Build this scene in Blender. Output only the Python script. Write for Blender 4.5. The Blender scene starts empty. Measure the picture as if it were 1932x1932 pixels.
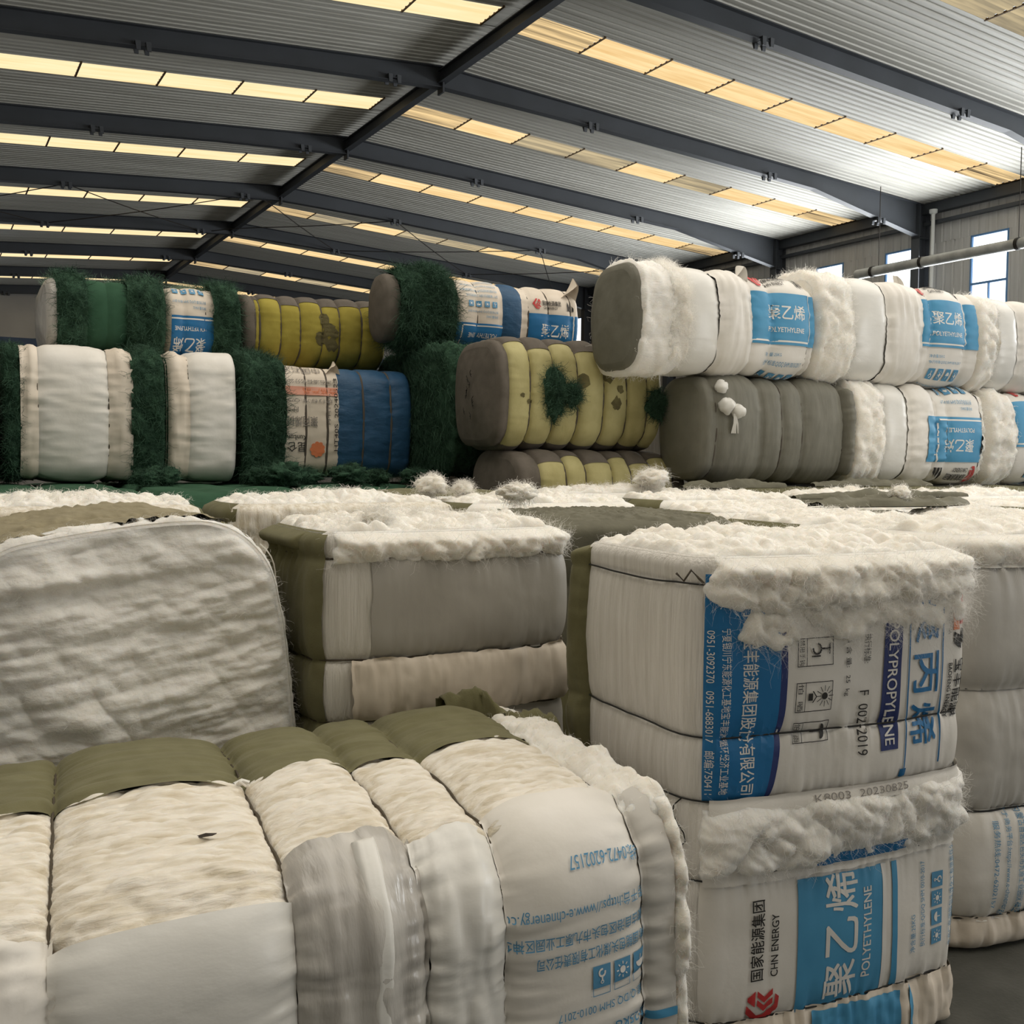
import bpy, bmesh, math, random
import numpy as np
from mathutils import Matrix, Vector

SC = bpy.context.scene
COL = SC.collection
PI = math.pi

# ------------------------------------------------------------------ camera
def cam_axes(yaw, pitch, roll):
    cy, sy = math.cos(yaw), math.sin(yaw)
    f = Vector((sy*math.cos(pitch), cy*math.cos(pitch), -math.sin(pitch)))
    r = Vector((cy, -sy, 0)); u = r.cross(f)
    return r*math.cos(roll)+u*math.sin(roll), u*math.cos(roll)-r*math.sin(roll), f
cd = bpy.data.cameras.new('camera'); cam = bpy.data.objects.new('camera', cd); COL.objects.link(cam)
r_, u_, f_ = cam_axes(math.radians(29.4157), math.radians(2.7638), math.radians(.5575))
M = Matrix.Identity(4)
for i in range(3):
    M[i][0], M[i][1], M[i][2] = r_[i], u_[i], -f_[i]
M[0][3], M[1][3], M[2][3] = 0, 0, 1.7
cam.matrix_world = M
cd.sensor_width = 36; cd.lens = 1991.08/1932*36; cd.clip_start = .05; cd.clip_end = 300
SC.camera = cam

# ------------------------------------------------------------------ world, daylight, exposure
w = bpy.data.worlds.new('sky'); SC.world = w; w.use_nodes = True
nt = w.node_tree; bg = nt.nodes['Background']
bg.inputs[0].default_value = (.80, .90, 1.0, 1); bg.inputs[1].default_value = 1.2
def area(name, loc, rot, sx, sy, power, color):
    l = bpy.data.lights.new(name, 'AREA'); l.shape = 'RECTANGLE'; l.size = sx; l.size_y = sy
    l.energy = power; l.color = color
    o = bpy.data.objects.new(name, l); COL.objects.link(o); o.location = loc; o.rotation_euler = rot
    return o
# added fill light hung under the roof, out of view, to brighten the bale tops
area('overhead_fill', (9.0, 3.0, 9.3), (0, 0, 0), 22, 13, 1450, (1.0, .94, .85))
# daylight through the loading gate behind the viewer, to the right
area('gate_daylight', (17.0, -9.6, 3.2), (math.radians(90), 0, math.radians(-25)), 9, 5.5, 1050, (1.0, .98, .95))
# daylight through the long window band of the right wall
area('window_daylight', (26.0, 15.0, 6.4), (0, math.radians(90), 0), 3.0, 30, 3200, (.95, .98, 1.0))
SC.view_settings.view_transform = 'Standard'; SC.view_settings.look = 'None'
SC.view_settings.gamma = 1; SC.view_settings.use_curve_mapping = False
SC.view_settings.exposure = 0.06
SC.cycles.max_bounces = 6; SC.cycles.diffuse_bounces = 4; SC.cycles.glossy_bounces = 2
SC.cycles.transmission_bounces = 3; SC.cycles.transparent_max_bounces = 6
SC.cycles.caustics_reflective = False; SC.cycles.caustics_refractive = False
SC.cycles.sample_clamp_indirect = 6; SC.cycles.use_adaptive_sampling = True; SC.cycles.adaptive_threshold = .04

# ------------------------------------------------------------------ noise
_rng = np.random.RandomState(7)
_perm = np.concatenate([_rng.permutation(256)]*2).astype(np.int32)
_vals = _rng.uniform(-1, 1, 256).astype(np.float32)
_ROT = np.array(Matrix.Rotation(.7, 3, (.3, .9, .5)))
def vnoise(p):
    p = p@_ROT
    i = np.floor(p).astype(np.int64); f = (p-i).astype(np.float32); u = f*f*f*(f*(f*6-15)+10)
    i &= 255
    out = 0
    for dx in (0, 1):
        wx = u[:, 0] if dx else 1-u[:, 0]
        hx = _perm[(i[:, 0]+dx) & 255]
        for dy in (0, 1):
            wy = u[:, 1] if dy else 1-u[:, 1]
            hy = _perm[(hx+i[:, 1]+dy) & 255]
            for dz in (0, 1):
                wz = u[:, 2] if dz else 1-u[:, 2]
                out = out + wx*wy*wz*_vals[_perm[(hy+i[:, 2]+dz) & 255]]
    return out
def fbm(p, octv=3, mode='n'):
    s = 0; a = 1.; tot = 0
    for k in range(octv):
        n = vnoise(p*(2**k)+k*17.3)
        if mode == 'b': n = 2.2*np.abs(n)**.7-1 if k < 2 else n
        if mode == 'r': n = 2*np.abs(n)-1
        s = s+a*n; tot += a; a *= .5
    return s/tot

# ------------------------------------------------------------------ materials
def nodes_of(name):
    m = bpy.data.materials.new(name); m.use_nodes = True
    t = m.node_tree; b = t.nodes['Principled BSDF']
    return m, t, b
def mat(name, col, rough=.8, col2=None, vs=(6, 6, 6), bump=0, bs=(60, 60, 60), bdist=.004, spec=.3,
        sheen=0, metal=0, detail=4, lo=.35, hi=.65, sss=0, trans=0):
    m, t, b = nodes_of(name)
    b.inputs['Roughness'].default_value = rough
    b.inputs['Specular IOR Level'].default_value = spec
    b.inputs['Metallic'].default_value = metal
    if sheen:
        b.inputs['Sheen Weight'].default_value = sheen; b.inputs['Sheen Roughness'].default_value = .6
    tc = t.nodes.new('ShaderNodeTexCoord')
    def noise(scale, det):
        mp = t.nodes.new('ShaderNodeMapping'); mp.inputs['Scale'].default_value = scale
        t.links.new(tc.outputs['Object'], mp.inputs['Vector'])
        n = t.nodes.new('ShaderNodeTexNoise'); n.inputs['Scale'].default_value = 1; n.inputs['Detail'].default_value = det
        t.links.new(mp.outputs[0], n.inputs['Vector'])
        return n
    if col2:
        n = noise(vs, detail); r = t.nodes.new('ShaderNodeValToRGB')
        r.color_ramp.elements[0].position = lo; r.color_ramp.elements[1].position = hi
        r.color_ramp.elements[0].color = (*col2, 1); r.color_ramp.elements[1].color = (*col, 1)
        t.links.new(n.outputs[0], r.inputs[0]); t.links.new(r.outputs[0], b.inputs['Base Color'])
    else:
        b.inputs['Base Color'].default_value = (*col, 1)
    if bump:
        n = noise(bs, 4); bp = t.nodes.new('ShaderNodeBump'); bp.inputs['Strength'].default_value = bump
        bp.inputs['Distance'].default_value = bdist
        t.links.new(n.outputs[0], bp.inputs['Height']); t.links.new(bp.outputs[0], b.inputs['Normal'])
    if sss:
        b.inputs['Subsurface Weight'].default_value = sss; b.inputs['Subsurface Radius'].default_value = (1, .85, .7); b.inputs['Subsurface Scale'].default_value = .03
    if trans:
        tr = t.nodes.new('ShaderNodeBsdfTranslucent'); tr.inputs[0].default_value = (*col, 1)
        mx = t.nodes.new('ShaderNodeMixShader'); mx.inputs[0].default_value = trans
        o = t.nodes['Material Output']
        t.links.new(b.outputs[0], mx.inputs[1]); t.links.new(tr.outputs[0], mx.inputs[2]); t.links.new(mx.outputs[0], o.inputs[0])
    return m
MT = {}
def add(k, *a, **kw): MT[k] = mat(k, *a, **kw)
add('fleece', (.88, .855, .80), .95, (.82, .78, .70), (9, 9, 9), .35, (50, 90, 90), .008, .1, .2, sss=.7)
add('fleece_streak', (.86, .81, .72), .8, (.62, .545, .41), (7, 42, 42), .5, (16, 100, 100), .010, .3, .3, lo=.3, hi=.6, sss=.4)
add('fleece_upright', (.80, .77, .72), .95, (.68, .65, .59), (2.5, 60, 60), .7, (6, 170, 170), .008, .1, .2)
add('fleece_grey', (.87, .85, .81), .95, (.80, .78, .73), (7, 5, 16), .4, (30, 50, 90), .010, .1, .2, sss=.6)
add('fibre', (.93, .91, .87), .7, spec=.2, trans=.5)
add('plastic_white', (.80, .79, .75), .32, (.74, .73, .69), (4, 4, 4), .25, (14, 14, 30), .006, .4)
add('plastic_dull', (.62, .60, .56), .5, (.50, .48, .44), (3, 3, 3), .25, (10, 16, 16), .008, .35)
add('plastic_film', (.60, .58, .54), .22, (.44, .42, .39), (14, 3, 3), .45, (40, 10, 10), .010, .5)
add('plastic_grey', (.46, .44, .40), .5, (.40, .38, .34), (3, 3, 3), .25, (10, 16, 16), .008, .35)
add('bag_white', (.82, .79, .74), .5, (.74, .71, .65), (5, 5, 5), .18, (40, 40, 40), .004, .35)
add('bag_cream', (.76, .68, .58), .55, (.68, .60, .50), (5, 5, 5), .2, (40, 40, 40), .004, .3)
add('olive_cover', (.175, .165, .085), .9, (.145, .135, .065), (14, 14, 14), .35, (220, 220, 220), .002, .15, .1)
add('cloth_grey', (.165, .158, .115), .8, (.13, .124, .09), (9, 9, 9), .4, (60, 60, 60), .004, .25)
add('olive_light', (.30, .26, .16), .85, (.24, .205, .12), (7, 7, 7), .4, (30, 60, 60), .006, .2, .1)
add('grey_woven', (.19, .185, .15), .62, (.15, .145, .115), (30, 6, 6), .35, (160, 30, 30), .003, .4)
add('yellow_woven', (.50, .455, .22), .65, (.42, .375, .17), (10, 8, 8), .3, (120, 120, 60), .003, .25)
add('mustard_woven', (.38, .32, .065), .85, (.30, .25, .045), (8, 8, 8), .3, (120, 120, 60), .003, .2)
add('taupe_cover', (.155, .135, .115), .9, (.125, .11, .092), (12, 12, 12), .3, (140, 140, 140), .003, .15)
add('green_cover', (.042, .105, .062), .9, (.032, .085, .048), (9, 9, 9), .3, (160, 160, 160), .003, .15)
add('green_fleece', (.050, .105, .065), .95, (.022, .05, .032), (16, 16, 16), .9, (60, 90, 40), .02, .1)
add('green_fibre', (.060, .125, .080), .8, (.032, .07, .045), (12, 12, 12), spec=.2)
add('green_pale', (.22, .32, .24), .8, spec=.2)
add('blue_bag', (.026, .09, .185), .5, (.020, .072, .15), (9, 9, 9), .4, (20, 40, 40), .01, .35)
add('black_net', (.012, .012, .012), .8, (.03, .03, .03), (40, 40, 40), .8, (80, 80, 80), .01, .2)
add('string', (.085, .07, .05), .9)
add('strap_grey', (.10, .085, .07), .85)
add('cut_string', (.03, .03, .028), .8)
add('ink_sky', (.085, .33, .56), .5, (.07, .29, .51), (6, 6, 6), .15, (40, 40, 40), .003, .35)
add('ink_blue', (.018, .17, .40), .45, (.015, .15, .36), (6, 6, 6), .15, (40, 40, 40), .003, .4)
add('ink_text', (.10, .30, .50), .55)
add('ink_navy', (.03, .045, .16), .5)
add('ink_black', (.03, .028, .026), .6)
add('ink_red', (.56, .05, .05), .5)
add('ink_orange', (.80, .25, .11), .5)
add('ink_pink', (.78, .38, .28), .5)
add('ink_white', (.80, .78, .74), .5)
add('ink_grey', (.25, .23, .21), .6)
add('stain', (.115, .10, .045), .9, (.16, .14, .06), (20, 20, 20))
add('steel_dark', (.060, .066, .076), .55, (.05, .055, .062), (1, 1, 1), .0, spec=.4)
add('seam', (.12, .075, .035), .8)
add('steel_purlin', (.04, .035, .03), .8)
add('roof_sheet', (.60, .585, .53), .52, (.46, .445, .395), (.25, 6, 1), .0, spec=.35, detail=6)
add('wall_sheet', (.52, .51, .49), .6, (.43, .42, .40), (1, 6, .4), .0)
add('far_wall', (.50, .48, .44), .7, (.42, .40, .37), (.5, .5, .5))
add('blue_sheet', (.07, .10, .17), .6)
add('blue_frame', (.10, .22, .42), .5)
add('pipe_white', (.70, .70, .67), .4)
add('duct_metal', (.55, .56, .54), .35, (.40, .41, .40), (4, 4, 4), spec=.5)
add('concrete', (.085, .085, .075), .9, (.055, .056, .048), (5, 5, 5), .5, (60, 60, 60), .006, detail=8)
add('scrap_dark', (.045, .035, .028), .8)
def emis(name, c1, c2, strength, scale, dirt=None):
    m, t, b = nodes_of(name); t.nodes.remove(b)
    e = t.nodes.new('ShaderNodeEmission'); e.inputs[1].default_value = strength
    tc = t.nodes.new('ShaderNodeTexCoord'); mp = t.nodes.new('ShaderNodeMapping'); mp.inputs['Scale'].default_value = scale
    n = t.nodes.new('ShaderNodeTexNoise'); n.inputs['Scale'].default_value = 1; n.inputs['Detail'].default_value = 6
    r = t.nodes.new('ShaderNodeValToRGB'); r.color_ramp.elements[0].position = .3; r.color_ramp.elements[1].position = .62
    r.color_ramp.elements[0].color = (*c2, 1); r.color_ramp.elements[1].color = (*c1, 1)
    t.links.new(tc.outputs['Object'], mp.inputs[0]); t.links.new(mp.outputs[0], n.inputs['Vector'])
    t.links.new(n.outputs[0], r.inputs[0]); t.links.new(r.outputs[0], e.inputs[0])
    t.links.new(e.outputs[0], t.nodes['Material Output'].inputs[0])
    return m
MT['skylight_clear'] = emis('skylight_clear', (1.0, .76, .40), (.84, .54, .23), 1.02, (.5, 7, 1))
MT['skylight_bright'] = emis('skylight_bright', (1.0, .83, .49), (.98, .70, .35), 1.06, (.5, 7, 1))
MT['skylight_dull'] = emis('skylight_dull', (.62, .50, .30), (.20, .175, .13), 1.0, (.4, 6, 1))
MT['skylight_dirty'] = emis('skylight_dirty', (1.0, .72, .36), (.10, .075, .05), 1.0, (.35, 11, 1))
MT['window_bright'] = emis('window_bright', (.92, .97, 1.0), (.85, .93, 1.0), 2.6, (1, 1, 1))

# ------------------------------------------------------------------ mesh helpers
class MB:
    """collects vertices and faces with materials, links them as one mesh object"""
    def __init__(self): self.v = []; self.f = []; self.m = []; self.n = 0; self.mats = []
    def mi(self, k):
        if k not in self.mats: self.mats.append(k)
        return self.mats.index(k)
    def raw(self, v, faces, k):
        faces = np.asarray(faces); i = self.mi(k)
        self.v.append(np.asarray(v, dtype=np.float32)); self.f.append(faces+self.n); self.m.append(np.full(len(faces), i)); self.n += len(v)
    def grid(self, P, k, flip=False):
        a, b = P.shape[:2]; idx = np.arange(a*b).reshape(a, b)
        q = np.stack([idx[:-1, :-1], idx[1:, :-1], idx[1:, 1:], idx[:-1, 1:]], -1).reshape(-1, 4)
        self.raw(P.reshape(-1, 3), q[:, ::-1] if flip else q, k)
    def box(self, x0, y0, z0, x1, y1, z1, k, R=None):
        v = np.array([[x, y, z] for x in (x0, x1) for y in (y0, y1) for z in (z0, z1)], dtype=np.float32)
        if R is not None: v = v@np.array(R).T
        self.raw(v, [[0, 1, 3, 2], [4, 6, 7, 5], [0, 4, 5, 1], [2, 3, 7, 6], [0, 2, 6, 4], [1, 5, 7, 3]], k)
    def hexa(self, v, k):   # 8 corners: bottom 4 ccw, top 4 ccw
        self.raw(v, [[3, 2, 1, 0], [4, 5, 6, 7], [0, 1, 5, 4], [1, 2, 6, 5], [2, 3, 7, 6], [3, 0, 4, 7]], k)
    def tube(self, pts, r, k, n=6, closed=False):
        pts = np.asarray(pts, dtype=float); N = len(pts)
        d = np.roll(pts, -1, 0)-np.roll(pts, 1, 0) if closed else np.gradient(pts, axis=0)
        d /= np.linalg.norm(d, axis=1, keepdims=True)+1e-9
        ref = np.array([.31, .52, .79]); ref = np.where(np.abs(d@ref)[:, None] > .9, np.array([[.9, -.3, .1]]), ref[None])
        a = np.cross(d, ref); a /= np.linalg.norm(a, axis=1, keepdims=True)+1e-9; b = np.cross(d, a)
        r = np.broadcast_to(np.asarray(r, dtype=float), (N,))
        ang = np.linspace(0, 2*PI, n, endpoint=False)
        P = pts[:, None]+r[:, None, None]*(np.cos(ang)[None, :, None]*a[:, None]+np.sin(ang)[None, :, None]*b[:, None])
        P = np.concatenate([P, P[:, :1]], 1)
        if closed: P = np.concatenate([P, P[:1]], 0)
        self.grid(P, k)
    def build(self, name, parent=None, smooth=True, loc=None):
        me = bpy.data.meshes.new(name); v = np.concatenate(self.v)
        me.vertices.add(len(v)); me.vertices.foreach_set('co', v.astype(np.float32).ravel())
        tot = np.concatenate([np.full(len(f), f.shape[1]) for f in self.f]); lv = np.concatenate([f.ravel() for f in self.f])
        me.loops.add(len(lv)); me.loops.foreach_set('vertex_index', lv.astype(np.int32))
        me.polygons.add(len(tot)); st = np.concatenate([[0], np.cumsum(tot)[:-1]])
        me.polygons.foreach_set('loop_start', st.astype(np.int32)); me.polygons.foreach_set('loop_total', tot.astype(np.int32))
        me.polygons.foreach_set('material_index', np.concatenate(self.m).astype(np.int32))
        me.polygons.foreach_set('use_smooth', np.full(len(tot), smooth))
        for k in self.mats: me.materials.append(MT[k])
        me.update(calc_edges=True); me.validate()
        o = bpy.data.objects.new(name, me); COL.objects.link(o)
        if parent: o.parent = parent
        if loc is not None: o.location = loc
        return o
def tag(o, label, cat, group=None, kind=None):
    o['label'] = label; o['category'] = cat
    if group: o['group'] = group
    if kind: o['kind'] = kind
    return o
def struct(o): o['kind'] = 'structure'; return o
def empty(name, loc, rot=(0, 0, 0)):
    o = bpy.data.objects.new(name, None); COL.objects.link(o); o.location = loc; o.rotation_euler = rot
    o.empty_display_size = .1
    return o

def strands(mb, P, N, count, length, k, width=.0008, grav=.4, out=.5, curl=.02, seed=1, K=5):
    """loose fibres growing out of the surface points P with normals N (both in local space); grav is a local vector"""
    rs = np.random.RandomState(seed)
    i = rs.randint(0, len(P), count); p = P[i]; n = N[i]
    t = rs.normal(size=(count, 3)); t -= n*(t*n).sum(1, keepdims=True); t /= np.linalg.norm(t, axis=1, keepdims=True)+1e-9
    L = length*rs.uniform(.35, 1.3, count)[:, None]
    d = n*out*rs.uniform(.2, 1.2, (count, 1))+t*rs.uniform(.5, 1., (count, 1)); d /= np.linalg.norm(d, axis=1, keepdims=True)
    b = np.cross(d, rs.normal(size=(count, 3))); b /= np.linalg.norm(b, axis=1, keepdims=True)+1e-9
    c = np.cross(d, b)
    g = np.asarray(grav, dtype=float)[None]
    ph = rs.uniform(0, 6.28, (count, 1)); om = rs.uniform(3, 9, (count, 1)); cr = curl*rs.uniform(.2, 1.2, (count, 1))
    ks = np.linspace(0, 1, K); rows = []
    for s in ks:
        q = p+d*L*s+g*L*s*s+cr*s**.7*(np.cos(ph+om*s)*b+np.sin(ph+om*s)*c)-n*.004*(1-s)
        wd = width*(1-.6*s)
        rows.append(np.stack([q-b*wd, q+b*wd], 1))
    V = np.stack(rows, 1)                           # count,K,2,3
    base = (np.arange(count)*K*2)[:, None, None]; kk = np.arange(K-1)[None, :, None]*2
    q = np.concatenate([base+kk, base+kk+1, base+kk+3, base+kk+2], 2).reshape(-1, 4)
    mb.raw(V.reshape(-1, 3), q, k)

# ------------------------------------------------------------------ printed artwork: flat pages in metres, wrapped on the bags
def page_text(s, h, width=None, bold=0.):
    cu = bpy.data.curves.new('tmp', 'FONT'); cu.body = s; cu.size = 1; cu.resolution_u = 3; cu.fill_mode = 'FRONT'
    o = bpy.data.objects.new('tmp', cu); COL.objects.link(o)
    me = bpy.data.meshes.new_from_object(o.evaluated_get(bpy.context.evaluated_depsgraph_get()))
    v = np.zeros(len(me.vertices)*3, dtype=np.float32); me.vertices.foreach_get('co', v); v = v.reshape(-1, 3)[:, :2]
    f = [list(p.vertices) for p in me.polygons]
    bpy.data.objects.remove(o); bpy.data.curves.remove(cu); bpy.data.meshes.remove(me)
    if bold:      # heavier strokes: the glyph outline repeated a hair to each side
        n = len(v); v = np.concatenate([v+[a*bold*1.3, b*bold*1.3] for a in (-1, 1) for b in (-1, 1)]); f = [[i+n*q for i in g] for q in range(4) for g in f]
    lo, hi = v.min(0), v.max(0)
    sy = h/(hi[1]-lo[1]); sx = sy if width is None else width/(hi[0]-lo[0])
    return (v-lo)*[sx, sy], f
_tcache = {}
class Page:
    def __init__(self, cell=.03): self.bm = bmesh.new(); self.inks = []; self.cell = cell
    def ink(self, k):
        if k not in self.inks: self.inks.append(k)
        return self.inks.index(k)
    def poly(self, pts, k, dz=0.):
        try: f = self.bm.faces.new([self.bm.verts.new((x, y, dz)) for x, y in pts]); f.material_index = self.ink(k)
        except ValueError: pass
        return self
    def rect(self, x0, y0, x1, y1, k, dz=0.):
        nx = max(1, int(math.ceil(abs(x1-x0)/self.cell))); ny = max(1, int(math.ceil(abs(y1-y0)/self.cell))); i = self.ink(k)
        vs = [[self.bm.verts.new((x0+(x1-x0)*a/nx, y0+(y1-y0)*b/ny, dz)) for b in range(ny+1)] for a in range(nx+1)]
        for a in range(nx):
            for b in range(ny):
                f = self.bm.faces.new((vs[a][b], vs[a+1][b], vs[a+1][b+1], vs[a][b+1])); f.material_index = i
        return self
    def frame(self, x0, y0, x1, y1, t, k, dz=0.):
        self.rect(x0, y0, x1, y0+t, k, dz); self.rect(x0, y1-t, x1, y1, k, dz)
        self.rect(x0, y0+t, x0+t, y1-t, k, dz); self.rect(x1-t, y0+t, x1, y1-t, k, dz); return self
    def disc(self, x, y, r, k, dz=0., n=14):
        return self.poly([(x+r*math.cos(2*PI*i/n), y+r*math.sin(2*PI*i/n)) for i in range(n)], k, dz)
    def text(self, s, x, y, h, k, width=None, bold=0., dz=.0006, vertical=False):
        key = (s, h, width, bold)
        if key not in _tcache: _tcache[key] = page_text(s, h, width, bold)
        v, f = _tcache[key]; i = self.ink(k)
        bv = [self.bm.verts.new((x+a, y+b, dz)) for a, b in v]
        for q in f:
            try: g = self.bm.faces.new([bv[j] for j in q]); g.material_index = i
            except ValueError: pass
        return self
    def finish(self, mb, fn, clip=None, maxlen=None):
        """fn maps (n,3) page points (x, y, lift) to local points"""
        bm = self.bm; maxlen = maxlen or self.cell
        for _ in range(4):
            es = [e for e in bm.edges if e.calc_length() > maxlen*1.3]
            if not es: break
            bmesh.ops.subdivide_edges(bm, edges=es, cuts=1)
        if clip:
            x0, y0, x1, y1 = clip
            for co, no in (((x0, 0, 0), (-1, 0, 0)), ((x1, 0, 0), (1, 0, 0)), ((0, y0, 0), (0, -1, 0)), ((0, y1, 0), (0, 1, 0))):
                bmesh.ops.bisect_plane(bm, geom=bm.verts[:]+bm.edges[:]+bm.faces[:], plane_co=co, plane_no=no, clear_outer=True)
        bmesh.ops.triangulate(bm, faces=bm.faces[:])
        bm.verts.index_update()
        v = np.array([p.co[:] for p in bm.verts])
        if len(v) == 0: return
        P = fn(v)
        for i, k in enumerate(self.inks):
            t = [[q.index for q in f.verts] for f in bm.faces if f.material_index == i]
            if t:
                t = np.array(t); us, inv = np.unique(t, return_inverse=True)
                mb.raw(P[us], inv.reshape(t.shape), k)
        bm.free()

# ------------------------------------------------------------------ bales
SPEC = {   # displacement: (amplitude, (scale along the bale, depth, height), octaves, mode)
 'cloth':   [(.004, (5, 9, 9), 3, 'n'), (.0018, (22, 30, 30), 2, 'n')],
 'crumple': [(.012, (4, 26, 26), 3, 'r'), (.005, (22, 22, 22), 3, 'n')],
 'tight':   [(.003, (7, 7, 7), 3, 'n')],
 'woven':   [(.0035, (9, 9, 9), 3, 'n')],
 'fleece':  [(.014, (7, 7, 7), 2, 'b'), (.008, (24, 24, 24), 2, 'b')],
 'fluff':   [(.022, (8, 8, 8), 2, 'b'), (.012, (22, 22, 22), 3, 'b')],
 'streak':  [(.010, (8, 30, 30), 2, 'b'), (.006, (16, 60, 60), 2, 'b'), (.008, (5, 7, 7), 2, 'n')],
 'ribs':    [(.0045, (2.2, 42, 42), 3, 'n'), (.004, (6, 6, 6), 2, 'n')],
 'layers':  [(.026, (4, 2.0, 12), 3, 'r'), (.012, (8, 6, 10), 2, 'b'), (.020, (5, 5, 5), 2, 'n'), (.010, (18, 14, 26), 3, 'n')],
 'hairy':   [(.030, (10, 10, 7), 2, 'b'), (.020, (26, 26, 16), 3, 'r')],
 'hairwall': [(.012, (30, 30, 5), 3, 'r'), (.010, (9, 9, 5), 2, 'n')],
 'none':    [],
}
class Bale:
    def __init__(s, name, label, cat, loc, L, hf, ht, strings, rc=.10, bulge=.03, re=.06, fb=.03, tb=.02, yaw=0., upright=False, skew=0.,
                 group=None, seed=0, du=.02, along_depth=False, roll=0.):
        s.L, s.hf, s.ht, s.rc, s.bul, s.re, s.fb, s.tb = L, hf, ht, rc, bulge, re, fb, tb
        s.st = np.array([0]+list(strings)+[L], dtype=float); s.up = upright; s.sk = skew; s.seed = seed; s.du = du
        s.P = 4*(ht-rc)+4*(hf-rc)+2*PI*rc
        rot = (0, -PI/2, yaw) if upright else (roll, 0, yaw+(PI/2 if along_depth else 0))
        s.root = empty(name, loc, rot); tag(s.root, label, cat, group)
        s.off = np.array([seed*3.7, seed*5.1, seed*1.9])
        s.cut = len(strings) > 0
        # characteristic perimeter positions: front 0, top +wt, back P/2, bottom -wt
        s.wtop = (ht-rc)+PI*rc/2+(hf-rc); s.w1 = (ht-rc)+PI*rc/4; s.w2 = s.wtop+(hf-rc)+PI*rc/4
    def down(s):
        return (-1, 0, 0) if s.up else (0, 0, -1)
    def d(s, u):
        i = np.clip(np.searchsorted(s.st, u, side='right')-1, 0, len(s.st)-2)
        a, b = s.st[i], s.st[i+1]; ln = np.maximum(b-a, 1e-4)
        x = np.clip(2*(u-a)/ln-1, -1, 1)
        B = s.bul*np.minimum(1, (ln/.28)**.8)
        x = np.where((i == 0) & (x < 0), 0, x); x = np.where((i == len(s.st)-2) & (x > 0), 0, x)
        d = B*(np.sqrt(np.maximum(0, 1-np.abs(x)**2.6)))
        for q in (u, s.L-u):
            y = np.clip(1-q/s.re, 0, 1); d = d-s.re*(1-np.sqrt(np.maximum(0, 1-y*y)))
        return d
    def ring(s, w):
        w = np.mod(w+s.P/2, s.P)-s.P/2; sg = np.where(w < 0, -1., 1.); a = np.abs(w)
        L1 = s.ht-s.rc; A = PI*s.rc/2; L2 = 2*(s.hf-s.rc)
        f = np.empty_like(a); t = np.empty_like(a); nf = np.empty_like(a); n_t = np.empty_like(a)
        m = a <= L1
        f[m], t[m], nf[m], n_t[m] = s.hf, a[m], 1, 0
        m = (a > L1) & (a <= L1+A); g = (a[m]-L1)/s.rc
        f[m], t[m], nf[m], n_t[m] = s.hf-s.rc+s.rc*np.cos(g), L1+s.rc*np.sin(g), np.cos(g), np.sin(g)
        m = (a > L1+A) & (a <= L1+A+L2)
        f[m], t[m], nf[m], n_t[m] = s.hf-s.rc-(a[m]-L1-A), s.ht, 0, 1
        m = (a > L1+A+L2) & (a <= L1+2*A+L2); g = (a[m]-L1-A-L2)/s.rc
        f[m], t[m], nf[m], n_t[m] = -(s.hf-s.rc)-s.rc*np.sin(g), L1+s.rc*np.cos(g), -np.sin(g), np.cos(g)
        m = a > L1+2*A+L2
        f[m], t[m], nf[m], n_t[m] = -s.hf, L1-(a[m]-L1-2*A-L2), -1, 0
        return f, t*sg, nf, n_t*sg
    def loc(s, u, f, t):
        return np.stack([u if s.up else u-s.L/2-s.sk*f, -f, t if s.up else t+s.ht], -1)
    def pt(s, u, w, off=0., spec='none', fold=0., foldlen=.06):
        """u, w, off flat arrays -> local points and normals"""
        f, t, nf, n_t = s.ring(w); dd = s.d(u)
        f0 = f+np.sign(f)*s.fb*np.clip(1-(t/s.ht)**2, 0, 1)*np.abs(nf)
        t0 = t+np.sign(t)*s.tb*np.clip(1-(f/s.hf)**2, 0, 1)*np.abs(n_t)
        q = np.stack([u, f0, t0], -1)
        disp = 0.
        for a, sc, oc, md in SPEC[spec] if isinstance(spec, str) else spec:
            disp = disp+a*fbm(q*np.array(sc)+s.off, oc, md)
        att = np.clip(np.minimum(u, s.L-u)/.035, 0, 1); att = att*att*(3-2*att)
        big = .012*fbm(q*3.1+s.off+9, 2)
        if fold and s.cut:
            e = np.min(np.abs(u[:, None]-s.st[None]), 1)
            disp = disp+fold*np.exp(-e/foldlen)*fbm(np.stack([u*5, w*34+s.seed, u*0+s.seed], -1), 2, 'r')
        k = dd+(off+disp)*att+big
        return s.loc(u, f0+nf*k, t0+n_t*k), s.loc(u*0, nf, n_t)-s.loc(u*0, nf*0, n_t*0)
    def core(s, k):
        return s.patch('fibre_core', k, .004, s.L-.004, -s.P/2, s.P/2, off=-.016, du=.025)
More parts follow.
